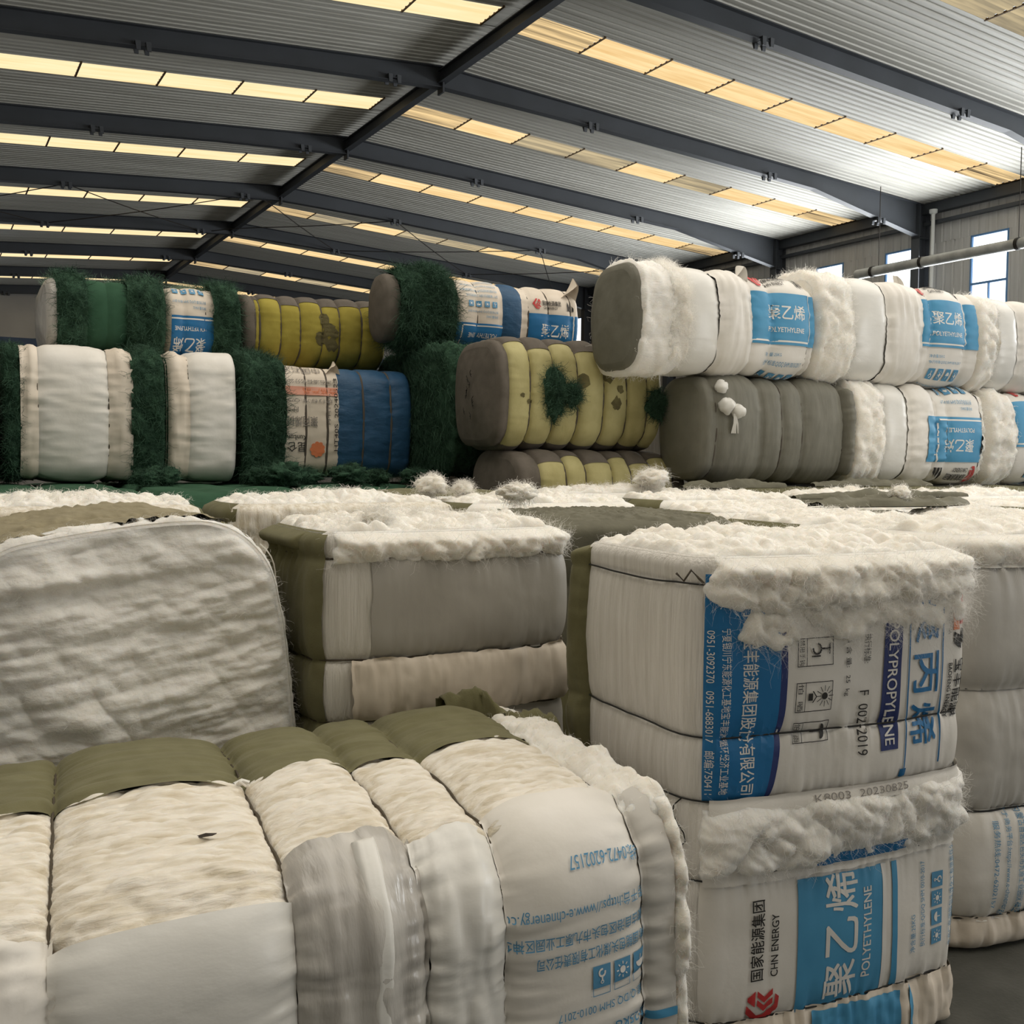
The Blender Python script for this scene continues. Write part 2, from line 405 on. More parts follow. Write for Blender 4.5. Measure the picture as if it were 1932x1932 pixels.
    def patch(s, name, k, u0, u1, w0, w1, off=0., spec='none', fold=0., foldlen=.06, rag=0., taper=0., du=None, fibres=None,
              art=None, mb=None, parent=None, build=True):
        du = du or s.du
        nu = max(3, int(math.ceil((u1-u0)/du))+1); nw = max(4, int(math.ceil((w1-w0)/du))+1)
        S, T = np.meshgrid(np.linspace(0, 1, nu), np.linspace(0, 1, nw), indexing='ij')
        U = u0+(u1-u0)*S; W = w0+(w1-w0)*T
        if rag:
            z = np.zeros_like(W.ravel())+s.seed
            n0 = fbm(np.stack([W.ravel()*14, z, z+3], -1), 3).reshape(W.shape); n1 = fbm(np.stack([W.ravel()*14, z, z+8], -1), 3).reshape(W.shape)
            m0 = fbm(np.stack([U.ravel()*14, z, z+5], -1), 3).reshape(W.shape); m1 = fbm(np.stack([U.ravel()*14, z, z+11], -1), 3).reshape(W.shape)
            if u0 < .003: n0 = 0*n0
            if u1 > s.L-.003: n1 = 0*n1
            U = U+rag*(n0*(1-S)+n1*S); W = W+rag*(m0*(1-T)+m1*T)
        U = np.clip(U, 0, s.L)
        o = np.full(U.shape, off, dtype=float)
        if taper:
            closed = (w1-w0) > s.P-1e-4
            e = np.minimum(S, 1-S)*(u1-u0)
            if not closed: e = np.minimum(e, np.minimum(T, 1-T)*(w1-w0))
            x = np.clip(e/taper, 0, 1); x = np.sqrt(np.maximum(0, 1-(1-x)**2))
            o = (off+.012)*x-.012
        P, N = s.pt(U.ravel(), W.ravel(), o.ravel(), spec, fold, foldlen)
        own = mb is None; mb = mb or MB()
        mb.grid(P.reshape(nu, nw, 3), k, flip=False)
        if art:
            for pg, fn, clip in art:
                lift = .002+(du*.14 if du < .012 else du*.30)
                def f(v, fn=fn):
                    uu, ww = fn(v[:, 0], v[:, 1])
                    return s.pt(np.clip(uu, 0, s.L), ww, off+lift+v[:, 2], spec, fold, foldlen)[0]
                pg.finish(mb, f, clip)
        if not build: return mb, P, N
        o_ = mb.build(name, parent or s.root) if own else None
        if fibres:
            fb = MB(); c = dict(fibres); c.setdefault('seed', s.seed+int(u0*100))
            g = np.array(s.down())*c.pop('g', .4)
            strands(fb, P, N, c.pop('n'), c.pop('l'), c.pop('k', 'fibre'), grav=g, **c)
            q = fb.build('loose_fibres', o_ or s.root); q['kind'] = 'stuff'
        return o_
    def ear(s, name, k, u, w, width, h, lean=0., seed=0):
        """torn corner of a sack standing up from the bale"""
        n = 14; S, T = np.meshgrid(np.linspace(-1, 1, n), np.linspace(0, 1, n), indexing='ij')
        U = u+width*.5*S*(1-T**1.3*.92)+lean*T; W = w+.02*np.cos(3*S)+.03*T
        P, N = s.pt(np.clip(U, 0, s.L).ravel(), W.ravel(), (h*T-.015).ravel(), [(.012, (30, 12, 12), 2, 'r')])
        P = P.reshape(n, n, 3); N = N.reshape(n, n, 3); P[..., 0] += (U-np.clip(U, 0, s.L))
        P += N*0; mb = MB(); mb.grid(P, k); Q = P.copy(); Q[..., 1] += .012*np.sin(PI*np.clip(T, 0, 1))*(1-S**2)+.003; mb.grid(Q, k, flip=True)
        return mb.build(name, s.root)
    def cap(s, end, name, k, spec='none', off=0., bow=.03, dome=0., du=None, fibres=None, art=None, extra=None):
        du = du or s.du
        nw = max(12, int(s.P/du)); nr = max(4, int(max(s.hf, s.ht)/du))
        u = 0. if end == 0 else s.L
        w = np.linspace(-s.P/2, s.P/2, nw+1)
        f, t, nf, n_t = s.ring(w); dd = float(s.d(np.array([u]))[0])
        f0 = f+np.sign(f)*s.fb*np.clip(1-(t/s.ht)**2, 0, 1)*np.abs(nf)+nf*dd
        t0 = t+np.sign(t)*s.tb*np.clip(1-(f/s.hf)**2, 0, 1)*np.abs(n_t)+n_t*dd
        # match the wandering of the side rim
        big = .012*fbm(np.stack([np.full_like(f, u), f0-nf*dd, t0-n_t*dd], -1)*3.1+s.off+9, 2)
        f0 = f0+nf*big; t0 = t0+n_t*big
        r = np.linspace(0, 1, nr)**.8
        F = r[:, None]*f0[None]; T = r[:, None]*t0[None]; R = np.repeat(r[:, None], len(w), 1)
        q = np.stack([np.full(F.size, u), F.ravel(), T.ravel()], -1)
        disp = 0.
        for a, sc, oc, md in SPEC[spec] if isinstance(spec, str) else spec: disp = disp+a*fbm(q*np.array(sc)+s.off, oc, md)
        edge = np.clip((1-R.ravel())/.05, 0, 1)**.7
        x = bow*(1-R.ravel()**2)+(disp+off)*edge
        if extra is not None: x = x+extra(F.ravel(), T.ravel())
        sg = -1 if end == 0 else 1
        P = s.loc(u+sg*x, F.ravel(), T.ravel()); N = np.zeros_like(P); N[:, 0] = sg
        mb = MB(); mb.grid(P.reshape(nr, len(w), 3), k, flip=(end == 0))
        o = mb.build(name, s.root)
        if fibres:
            fbm_ = MB(); c = dict(fibres); c.setdefault('seed', s.seed+50+end)
            g = np.array(s.down())*c.pop('g', .4)
            strands(fbm_, P, N, c.pop('n'), c.pop('l'), c.pop('k', 'fibre'), grav=g, **c)
            z = fbm_.build('loose_fibres', o); z['kind'] = 'stuff'
        return o
    def string(s, u, r=.003, k='string', off=0., name='baling_string', w0=None, w1=None, slant=0.):
        w0 = -s.P/2 if w0 is None else w0; w1 = s.P/2 if w1 is None else w1
        n = int((w1-w0)/.03)+2; w = np.linspace(w0, w1, n)
        f, t, a, b = s.ring(w)
        uu = np.clip(u+slant*f/s.hf+.004*vnoise(np.stack([w*9, w*0+s.seed, w*0+u*7], -1)), 0, s.L)
        p, _ = s.pt(uu, w, off, 'none')
        mb = MB(); mb.tube(p, r, k, 6); return mb.build(name, s.root)

def tuft(name, label, cat, loc, r, k='fleece', fk='fibre', seed=0, squash=.6, n=700, fl=.05, group=None, amp=.35):
    nu, nv = 36, 20
    th = np.linspace(0, 2*PI, nu+1); ph = np.linspace(0, PI, nv)
    TH, PH = np.meshgrid(th, ph, indexing='ij')
    D = np.stack([np.sin(PH)*np.cos(TH), np.sin(PH)*np.sin(TH), np.cos(PH)], -1).reshape(-1, 3)
    k1 = 1+amp*fbm(D*2.2+seed*3.3, 3, 'b')+.12*fbm(D*7+seed, 2)
    P = D*k1[:, None]*np.array([r, r*.8, r*squash]); P[:, 2] += r*squash*.75
    mb = MB(); mb.grid(P.reshape(nu+1, nv, 3), k, flip=True); o = mb.build(name, None, loc=loc); tag(o, label, cat, group)
    if n:
        f = MB(); strands(f, P, D, n, fl, fk, grav=(0, 0, -.3), seed=seed+3, width=.0009)
        q = f.build('loose_fibres', o); q['kind'] = 'stuff'
    return o

# ------------------------------------------------------------------ warehouse shell
XR, XW, XL, ZE, SLOPE = 10.36, 26.44, -5.72, 9.44, .066
ZR = ZE+SLOPE*(XW-XR); YF, YB, Y0, S = -10.2, 57.8, 21.8, 6.0
def zroof(x): return ZR-SLOPE*abs(x-XR)
mb = MB(); mb.box(XL, YF, -.1, XW, YB, 0, 'concrete'); struct(mb.build('floor', smooth=False))
STRIP = [(Y0+S*n+3-.47, Y0+S*n+3+.47) for n in range(-5, 6)]
PUR = 1.72
def corrugated(side):
    """ribbed metal roof sheet; the ribs run down the slope; gaps are left for the skylight strips"""
    mb = MB(); xe = XW if side > 0 else XL
    edges = [YF]+[e for s_ in STRIP for e in s_]+[YB]
    for a, b in zip(edges[0::2], edges[1::2]):
        n = max(2, int(round((b-a)/.2))); ys = []; zs = []
        for i in range(n):
            y0 = a+(b-a)*i/n; p = (b-a)/n
            for fr, z in ((0, 0), (.52, 0), (.62, .032), (.90, .032)): ys.append(y0+fr*p); zs.append(z)
        ys.append(b); zs.append(0)
        xs = np.linspace(XR, xe, 9); X, Y = np.meshgrid(xs, np.array(ys), indexing='ij')
        Z = ZR-SLOPE*np.abs(X-XR)+np.array(zs)[None]
        mb.grid(np.stack([X, Y, Z], -1), 'roof_sheet', flip=side > 0)
        mb.grid(np.stack([X, Y, Z+.06], -1), 'roof_sheet', flip=side < 0)
    return struct(mb.build('ceiling', smooth=False))
corrugated(1); corrugated(-1)
for n, (a, b) in enumerate(STRIP):      # plain sheet closing the skylight strips at the ridge and the eaves
    mb = MB()
    for sd in (1, -1):
        for d0, d1 in ((0, .34), (15.77, 16.08)):
            x0, x1 = XR+sd*d0, XR+sd*d1
            v = np.array([[[x, y, zroof(x)+.02] for y in (a-.02, b+.02)] for x in (x0, x1)]); mb.grid(v, 'roof_sheet', flip=sd > 0)
    struct(mb.build('ceiling_patch', smooth=False))
# skylight strips: translucent ribbed panels between the purlins
rs = random.Random(5)
DIRTY_R = {0: {3, 5, 6, 8}, 2: {1, 3, 4}, 1: set()}
wn = 0
for n, (a, b) in zip(range(-5, 6), STRIP):
    for side in (-1, 1):
        wn += 1; mb = MB(); np_ = 9
        for j in range(np_):
            x0 = XR+side*(.35+PUR*j); x1 = XR+side*(.35+PUR*(j+1)-.05)
            if abs(x1-XR) > 15.80: x1 = XR+side*15.80
            k = 'skylight_clear' if side > 0 else 'skylight_bright'
            if side > 0:
                if j in (0, 8): k = 'skylight_dirty'
                elif n == 0 and j in (2, 3, 5): k = 'skylight_dull'
                elif n == 2 and j in (1, 3, 4): k = 'skylight_dull'
                elif n == 4 and j in (1, 3): k = 'skylight_dull'
                elif n == 0 and j == 1: k = 'skylight_clear' if side > 0 else 'skylight_bright'
                elif n == -2: k = 'skylight_dirty' if j > 4 else 'skylight_dull'
                elif n == 1 and j == 0: k = 'skylight_dirty'
            ys = []; zs = []
            for i in range(5):
                for fr, z in ((0, 0), (.5, 0), (.62, .03), (.9, .03)): ys.append(a+(b-a)*(i+fr)/5); zs.append(z)
            ys.append(b); zs.append(0)
            X, Y = np.meshgrid(np.array([x0, x1]), np.array(ys), indexing='ij')
            mb.grid(np.stack([X, Y, ZR-SLOPE*np.abs(X-XR)+np.array(zs)[None]+.004], -1), k, flip=side > 0)
        w_ = struct(mb.build(f'window_{wn}', smooth=False))
        mb = MB()
        for j in range(np_+1):
            x = XR+side*(.35+PUR*j-.025)
            mb.box(x-.02, a-.03, zroof(x)-.006, x+.02, b+.03, zroof(x)+.03, 'seam')
        mb.build('seam_strip', w_, smooth=False)
# dark purlins above the sheets show as the fine lines of the lap joints
tn = 0
# rafters: tapered I beams of the portal frames
def ibeam(mb, stations, y, k, fw=.22, tf=.014, tw=.012):
    """stations: list of (x, ztop, zbottom)"""
    for (x0, t0, b0), (x1, t1, b1) in zip(stations[:-1], stations[1:]):
        for (za, zb, hw) in (((t0, t1), (t0-tf, t1-tf), fw/2), ((b0+tf, b1+tf), (b0, b1), fw/2), ((t0-tf, t1-tf), (b0+tf, b1+tf), tw/2)):
            v = [(x0, y-hw, zb[0]), (x1, y-hw, zb[1]), (x1, y+hw, zb[1]), (x0, y+hw, zb[0]),
                 (x0, y-hw, za[0]), (x1, y-hw, za[1]), (x1, y+hw, za[1]), (x0, y+hw, za[0])]
            mb.hexa(v, k)
BR = [(-6.45, -1.17), (-1.17, 4.0), (4.0, 9.98), (9.98, 14.0), ]
for n in range(-5, 7):
    y = Y0+S*n
    if n == 6: y -= .25
    mb = MB(); dz = .02
    for sd in (1, -1):
        xe = (XW-.25) if sd > 0 else (XL+.25); st = []
        for fr, dep in ((0, .46), (.22, .40), (.72, .42), (1, .98)):
            x = XR+(xe-XR)*fr; st.append((x, zroof(x)-dz, zroof(x)-dz-dep))
        ibeam(mb, st, y, 'steel_dark')
    mb.box(XR-.02, y-.14, ZR-.60, XR+.02, y+.14, ZR-.02, 'steel_dark')                 # ridge end plates
    o = struct(mb.build('roof_beam', smooth=False))
    for bx in (-1.2, 3.93, 9.18, 14.38, 20.15, 24.37):
        m2 = MB(); dep = .41 if bx < 24 else .82; zb = zroof(bx)-dep
        if bx < 0: dep = .45
        for o2 in (-.10, .10):
            for sy in (-1, 1):
                m2.hexa([(bx+o2-.02, y+sy*.10, zb-.10), (bx+o2+.06, y+sy*.10, zb-.10), (bx+o2+.06, y+sy*.13, zb-.10), (bx+o2-.02, y+sy*.13, zb-.10),
                         (bx+o2-.05, y+sy*.06, zb+.06), (bx+o2+.05, y+sy*.06, zb+.06), (bx+o2+.05, y+sy*.16, zb+.06), (bx+o2-.05, y+sy*.16, zb+.06)], 'steel_dark')
        m2.box(bx-.13, y-.12, zb-.005, bx+.13, y+.12, zb+.03, 'steel_dark')
        m2.build('flange_brace', o, smooth=False)
    # columns
    for cx in (XW-.25, XL+.25):
        m3 = MB(); tf = .016; h = zroof(cx)-.03
        m3.box(cx-.22, y-.15, 0, cx-.22+tf, y+.15, h, 'steel_dark'); m3.box(cx+.22-tf, y-.15, 0, cx+.22, y+.15, h, 'steel_dark')
        m3.box(cx-.22+tf, y-.008, 0, cx+.22-tf, y+.008, h, 'steel_dark')
        m3.box(cx-.22, y-.15, h-1.0, cx+.22, y+.15, h-.98, 'steel_dark')
        struct(m3.build('column', smooth=False))
# ridge beam, eave beams, rod bracing
mb = MB()
for za, zb, hw in ((ZR-.10, ZR-.12, .09), (ZR-.36, ZR-.38, .09), (ZR-.12, ZR-.36, .008)):
    mb.box(XR-hw, YF, zb, XR+hw, YB, za, 'steel_dark')
struct(mb.build('ridge_beam', smooth=False))
for cx in (XW-.1, XL+.1):
    mb = MB(); mb.box(cx-.14, YF, ZE-.30, cx+.08, YB, ZE-.0, 'steel_dark'); mb.box(cx-.07, YF, ZE-.62, cx+.07, YB, ZE-.52, 'steel_dark')
    struct(mb.build('eave_beam', smooth=False))
for n in (2, 3):
    pass
for (xa, xb) in ((3.93, 9.18), (9.6, 14.38), (14.38, 20.15), (-1.2, 3.93), (20.15, 24.37)):
    for (ya, yb) in ((Y0+12, Y0+18), (Y0+18, Y0+12)):
        m4 = MB(); p = [(xa+(xb-xa)*i/8, ya+(yb-ya)*i/8, zroof(xa+(xb-xa)*i/8)-.38-.06*math.sin(PI*i/8)) for i in range(9)]
        m4.tube(p, .016, 'steel_purlin', 5); struct(m4.build('brace_rod'))
# right wall with window openings
WZ0, WZ1 = 5.45, 8.28
wins = [(y, y+1.22) for n in range(-4, 6) for y in (Y0+S*n+.3, Y0+S*n+3.22)]
wins = sorted((a, b) for a, b in wins if YF+.3 < a and b < YB-.3)
def ribbed_wall(name, x, y0, y1, z0, z1, mb):
    n = max(1, int(round((y1-y0)/.30))); ys = []; xs = []
    for i in range(n):
        for fr, q in ((0, 0), (.70, 0), (.78, .02), (.92, .02)): ys.append(y0+(y1-y0)*(i+fr)/n); xs.append(q)
    ys.append(y1); xs.append(0)
    zs = np.array([z0, z1]); Yg, Zg = np.meshgrid(np.array(ys), zs, indexing='ij')
    Xg = x+np.array(xs)[:, None]+0*Zg
    mb.grid(np.stack([Xg, Yg, Zg], -1), 'wall_sheet')
    mb.grid(np.stack([Xg+.10, Yg, Zg], -1), 'wall_sheet', flip=True)
mb = MB(); y = YF
ribbed_wall('w', XW, YF, YB, 0, WZ0, mb); ribbed_wall('w', XW, YF, YB, WZ1, ZE+.1, mb)
for a, b in wins: ribbed_wall('w', XW, y, a, WZ0, WZ1, mb); y = b
ribbed_wall('w', XW, y, YB, WZ0, WZ1, mb)
struct(mb.build('wall_right', smooth=False))
for i, (a, b) in enumerate(wins):
    wn += 1; mb = MB(); t = .05
    for (c0, c1, z0, z1) in ((a, a+t, WZ0, WZ1), (b-t, b, WZ0, WZ1), (a+t, b-t, WZ0, WZ0+t), (a+t, b-t, WZ1-t, WZ1), (a+t, b-t, 6.86, 6.92), ((a+b)/2-.015, (a+b)/2+.015, WZ0+t, 6.86)):
        mb.box(XW-.02, c0, z0, XW+.08, c1, z1, 'blue_frame')
    o = struct(mb.build(f'window_{wn}', smooth=False))
    m2 = MB(); m2.box(XW+.05, a+t, WZ0+t, XW+.056, b-t, WZ1-t, 'window_bright'); m2.build('pane', o, smooth=False)
# left wall, far wall, near wall with the loading gate
mb = MB(); mb.box(XL-.1, YF, 0, XL, YB, ZE+.1, 'wall_sheet'); struct(mb.build('wall_left', smooth=False))
mb = MB(); mb.box(XL, YB, 0, XW, YB+.1, ZR+.1, 'far_wall')
struct(mb.build('wall_far', smooth=False))
for z0, z1, k in ((7.1, 7.55, 'blue_sheet'), (6.5, 6.95, 'blue_sheet'), (0.9, 6.1, 'blue_sheet')):
    tn += 1; mb = MB(); mb.box(XL, YB-.12, z0, XW, YB, z1, k); struct(mb.build(f'trim_{tn}', smooth=False))
wn += 1; mb = MB(); mb.box(2.2, YB-.16, 2.4, 4.6, YB-.125, 6.0, 'window_bright'); mb.box(2.1, YB-.15, 2.3, 2.2, YB-.12, 6.1, 'blue_frame')
mb.box(4.6, YB-.15, 2.3, 4.7, YB-.12, 6.1, 'blue_frame'); struct(mb.build(f'window_{wn}', smooth=False))
mb = MB(); mb.box(XL, YF-.1, 0, 12.5, YF, ZR+.1, 'wall_sheet'); mb.box(21.5, YF-.1, 0, XW, YF, ZR+.1, 'wall_sheet'); mb.box(12.5, YF-.1, 6.2, 21.5, YF, ZR+.1, 'wall_sheet')
struct(mb.build('wall_near', smooth=False))
# downpipe and duct by the right wall
mb = MB(); mb.tube([(26.14, 21.32, .0), (26.14, 21.32, 9.10)], .055, 'pipe_white', 10); mb.tube([(26.14, 21.32, 9.06), (26.14, 21.32, 9.10), (26.14, 21.32, 9.2)], (.06, .12, .12), 'pipe_white', 10)
tag(mb.build('downpipe'), 'white plastic downpipe running down the right wall column', 'pipe')
r0 = empty('air_duct', (24.0, 17.0, 7.0)); tag(r0, 'grey metal tube hung along the right wall in front of the windows', 'duct')
mb = MB()
mb.tube([(0, y, .23) for y in np.linspace(-8, 5.2, 14)], .14, 'duct_metal', 12); mb.build('tube', r0)
for y in (-3, 0, 2.9, 4.6):
    mb = MB(); mb.tube([(0, y-.05, .23), (0, y+.05, .23)], .158, 'steel_purlin', 12); mb.build('collar', r0)
for y in (-5, 0, 4.4):
    mb = MB(); mb.tube([(0, y, .37), (0, y, zroof(24)-7.0)], .012, 'steel_purlin', 5); mb.build('hanger_rod', r0)

# ------------------------------------------------------------------ print designs
CELL_NEAR, CELL_FAR = .008, .018
def chn(pg, sx=1., sz=1., lower=True, ink='ink_sky'):
    """sack print: logo line, blue panel with the big title, white corner line, small lines and icons (origin at the panel centre)"""
    X = lambda v: v*sx
    Z = lambda v: v*sz
    pg.rect(X(-.29), Z(-.175), X(.38), Z(.175), ink)
    pg.rect(X(.235), Z(-.145), X(.247), Z(.175), 'ink_white', .0008); pg.rect(X(-.29), Z(-.157), X(.236), Z(-.145), 'ink_white', .0008)
    pg.text('聚乙烯', X(-.14), Z(-.005), Z(.105), 'ink_white', X(.32), .006)
    pg.text('POLYETHYLENE', X(-.14), Z(-.09), Z(.034), 'ink_white', X(.31), .01)
    logo(pg, X(-.19), Z(.25), .048*min(sx, sz))
    pg.text('国家能源集团', X(-.125), Z(.245), Z(.036), 'ink_black', X(.21), .01); pg.text('CHN ENERGY', X(-.115), Z(.215), Z(.02), 'ink_black', X(.16), .008)
    for i in range(3):
        a = .165+.03*i; pg.poly([(X(a), Z(.215)), (X(a+.02), Z(.215)), (X(a+.02), Z(.265-.012*i)), (X(a), Z(.285-.012*i))], 'ink_black')
    if lower:
        pg.text('净含量:25KG', X(-.14), Z(-.255), Z(.026), 'ink_text', X(.13)); pg.text('执行标准:Q/DQ SHM 0010-2017', X(-.14), Z(-.30), Z(.026), 'ink_text', X(.33))
        for i in range(4): icon(pg, X(-.13+.085*i), Z(-.39), .055*sx, i)
        for i, t in enumerate(('生产厂商:国能包头煤化工有限责任公司', '地址:内蒙古自治区包头市九原工业园区神华路1号', '电子商务平台:https://www.e-chnenergy.com', '服务热线:0472-6202157')):
            pg.text(t, X(-.14), Z(-.45-.04*i), Z(.022), 'ink_text', X((.34, .40, .38, .22)[i]))
def logo(pg, x, y, r):
    """red lozenge emblem with three slanting pale cuts"""
    P = lambda a, b: (x+a*r, y+b*r)
    pg.poly([P(-1.1, .1), P(-.2, -.95), P(.25, -.95), P(-.45, .0), P(-.45, .35), P(.2, 1.0), P(-.25, 1.0)], 'ink_red')
    for q in (0, .48):
        pg.poly([P(-.25+q, -.05), P(.15+q, -.55), P(.48+q, -.55), P(.08+q, -.05), P(.45+q, .38), P(.12+q, .38)], 'ink_red')
    pg.poly([P(.05, .5), P(.95, .5), P(.62, .95), P(.42, .95)], 'ink_red')
    pg.poly([P(.0, -.70), P(.65, -.70), P(.45, -.95), P(.2, -.95)], 'ink_red')
def icon(pg, x, y, s, i):
    pg.rect(x, y, x+s, y+s, 'ink_text'); d = .0012
    pg.rect(x, y+s*1.0, x+s, y+s*1.03, 'ink_text')
    if i == 1 or i == 3:
        pg.disc(x+s*.5, y+s*.5, s*.17, 'ink_white', d)
        for a in range(8):
            c, q = math.cos(a*PI/4), math.sin(a*PI/4); u = (-q*s*.03, c*s*.03)
            pg.poly([(x+s*.5+c*s*.25+u[0], y+s*.5+q*s*.25+u[1]), (x+s*.5+c*s*.25-u[0], y+s*.5+q*s*.25-u[1]), (x+s*.5+c*s*.38-u[0], y+s*.5+q*s*.38-u[1]), (x+s*.5+c*s*.38+u[0], y+s*.5+q*s*.38+u[1])], 'ink_white', d)
    elif i == 0:
        for k in range(14):
            a = -PI*.5+k*PI*1.55/13; c = (x+s*.5+.17*s*math.cos(a), y+s*.34+.16*s*math.sin(a)); pg.disc(c[0], c[1], s*.05, 'ink_white', d, 8)
        pg.rect(x+s*.46, y+s*.5, x+s*.54, y+s*.7, 'ink_white', d); pg.disc(x+s*.5, y+s*.76, s*.10, 'ink_white', d); pg.disc(x+s*.5, y+s*.76, s*.05, 'ink_text', d*1.5)
    else:
        pg.poly([(x+s*.5+.32*s*math.cos(a), y+s*.48+.30*s*math.sin(a)) for a in [PI*k/8 for k in range(9)]], 'ink_white', d)
        pg.rect(x+s*.47, y+s*.2, x+s*.53, y+s*.5, 'ink_white', d)
def upright_map(u0, w0): return lambda x, y: (u0+x, w0+y)
def flipped_map(u0, w0): return lambda x, y: (u0-x, w0-y)

# ------------------------------------------------------------------ foreground: the low bale lying in front
B = Bale('fibre_bale', 'low white fibre bale lying in the front left corner, olive cover on its back half', 'bale', (.86, 2.50, 0), 1.56, .565, .43,
         [.17, .60, .87, 1.06, 1.42], rc=.13, bulge=.052, re=.05, fb=.02, tb=.02, yaw=math.radians(.6), skew=.13, seed=1, du=.010)
B.core('fleece_streak')
B.patch('olive_cover', 'olive_cover', 0, 1.425, .955, B.P-.40, off=.010, spec=[(.004, (9, 9, 9), 3, 'n'), (.007, (3, 16, 16), 2, 'r')], fold=.012, foldlen=.09, rag=.006)
for a, b in ((0, .17), (.17, .60), (.60, .87), (.87, 1.06), (1.06, 1.42)):
    B.patch('fleece_layer', 'fleece_streak', a, b, .35, .975, spec='streak', du=.006)
B.patch('fleece_layer', 'fleece', 1.405, 1.56, .40, B.P-.40, off=.014, spec='fluff', taper=.03, du=.007, fibres=dict(n=1200, l=.03, out=1.0, width=.0005, curl=.012))
B.patch('bag_flap', 'bag_white', -.0, .18, -.45, .43, off=.022, spec='crumple', fold=.012, rag=.02, du=.008)
B.patch('plastic_sheet', 'plastic_white', .168, .602, -.45, .40, off=.020, spec='tight', fold=.010, foldlen=.05, du=.008)
B.patch('plastic_sheet', 'plastic_film', .598, .877, -.45, .49, off=.026, spec=[(.012, (15, 2.5, 2.5), 2, 'r'), (.003, (25, 12, 12), 2, 'n')], fold=.010, rag=.008, du=.007)
B.patch('bag_flap', 'plastic_white', .866, 1.065, -.45, .47, off=.020, spec=[(.012, (14, 3, 3), 2, 'r'), (.004, (20, 20, 20), 2, 'n')], fold=.012, rag=.02, du=.007)
pg = Page(CELL_NEAR)
def up(s, x0, x1, z0, z1, k='ink_text', **kw):     # upside-down line between local x0..x1 and heights z0..z1
    pg.text(s, -(x1), -z1, z1-z0, k, x1-x0, **kw)
up('服务热线:0472-6202157', 1.22, 1.50, .785, .81); up('电子商务平台:https://www.e-chnenergy.com', 1.045, 1.50, .718, .745)
up('地址:内蒙古自治区包头市九原工业园区神华路1号', 1.00, 1.50, .665, .692, bold=.005); up('生产厂商:国能包头煤化工有限责任公司', 1.13, 1.49, .622, .650, bold=.005)
for i in range(4): icon(pg, -1.315-.058*i, -.605, .047, i); pg.frame(-1.315-.058*i, -.558, -1.268-.058*i, -.540, .0015, 'ink_text')
up('执行标准:Q/DQ SHM 0010-2017', 1.18, 1.49, .500, .524); up('净含量:25KG', 1.33, 1.50, .445, .472, bold=.01)
pg.rect(-1.52, -.43, -1.0, -.415, 'ink_sky'); pg.rect(-1.52, -.39, -1.0, -.2, 'ink_sky')
mp = lambda x, y: (-x-.01, -y-.43)
B.patch('printed_bag', 'bag_white', 1.055, 1.425, -.45, .50, off=.013, spec='tight', fold=.010, rag=.006, du=.007, art=[(pg, mp, (-1.432, -.85, -1.07, .0))])
pg = Page(CELL_NEAR); pg.rect(-1.66, -.455, -1.4, -.435, 'ink_sky'); pg.rect(-1.66, -.395, -1.4, -.2, 'ink_sky')
B.patch('bag_flap', 'plastic_dull', 1.408, 1.50, -.45, .49, off=.018, spec='cloth', fold=.008, rag=.008, du=.007, art=[(pg, mp, (-1.51, -.85, -1.425, 0))])
B.patch('fleece_edge', 'fleece', 1.49, 1.56, -.45, .45, off=.03, spec='fluff', taper=.03, rag=.008, du=.006, fibres=dict(n=900, l=.03, out=.8, width=.0005, curl=.012))
B.patch('bag_crease', 'plastic_white', .735, .80, -.45, .47, off=.036, spec=[(.006, (20, 3, 3), 2, 'r')], taper=.02, rag=.012, du=.006)
B.patch('base_cover', 'olive_cover', 0, 1.56, -.50, -.40, spec='woven')
B.cap(0, 'end_cover', 'olive_cover', 'woven'); B.cap(1, 'end_fleece', 'fleece', 'fluff', off=.01, fibres=dict(n=1500, l=.03, out=.9, width=.0005, curl=.012))
for u in (.17, .60, .87, 1.06, 1.42): B.string(u, .0032, off=.004, w0=.46 if u == .87 else -.45, w1=2.4)
# torn strip of olive cover rising at its far right corner
mb = MB(); n = 60; U = np.linspace(0, 1, n); V = np.linspace(0, 1, 14); Ug, Vg = np.meshgrid(U, V, indexing='ij')
X = 1.46+.24*Ug+.02*np.sin(7*Ug); a = Vg*PI*1.1
Y = 3.05-.28*Ug**1.2-.065*np.cos(a)*(1-.2*Ug); Z = .862+.075*np.sin(a)*(1-.3*Ug)+.05*np.sin(PI*np.clip(1.6*Ug, 0, 1))*np.sin(a)
P = np.stack([X, Y, Z], -1); d = .022*fbm(P.reshape(-1, 3)*np.array([20, 20, 20]), 3, 'r').reshape(n, 14)
P[..., 2] += d; P[..., 1] += d
mb.grid(P, 'olive_cover'); o = mb.build('crumpled_cover'); tag(o, 'crumpled strip of olive cover cloth on the far right corner of the low bale', 'cloth')
md = o.modifiers.new('thickness', 'SOLIDIFY'); md.thickness = .003

# ------------------------------------------------------------------ foreground: the tall bale with printed sacks
B = Bale('fibre_bale', 'tall white bale standing front right, large blue and white polypropylene sack print', 'bale', (2.31, 2.465, 0), 1.45, .33, .475,
         [.18, .575, .79, .965, 1.375], rc=.07, bulge=.016, re=.035, fb=.045, tb=.02, yaw=math.radians(-5), upright=True, seed=2, du=.010)
wx = lambda X: .475-(X-1.81)*.84
uz = lambda z: 1.7-(1.7-z)*.975
B.core('fleece')
B.patch('fibre_side', 'fleece_upright', 0, 1.45, .40, 1.05, spec='ribs', du=.006)
B.patch('olive_cover', 'olive_cover', 0, 1.44, 1.02, B.P-.95, off=.062, taper=.035, spec=[(.014, (2, 26, 26), 3, 'r')], fold=.03, foldlen=.10, rag=.008, du=.008)
B.patch('bag_side', 'bag_white', 0, 1.45, -.97, -.48, spec='cloth', du=.012)
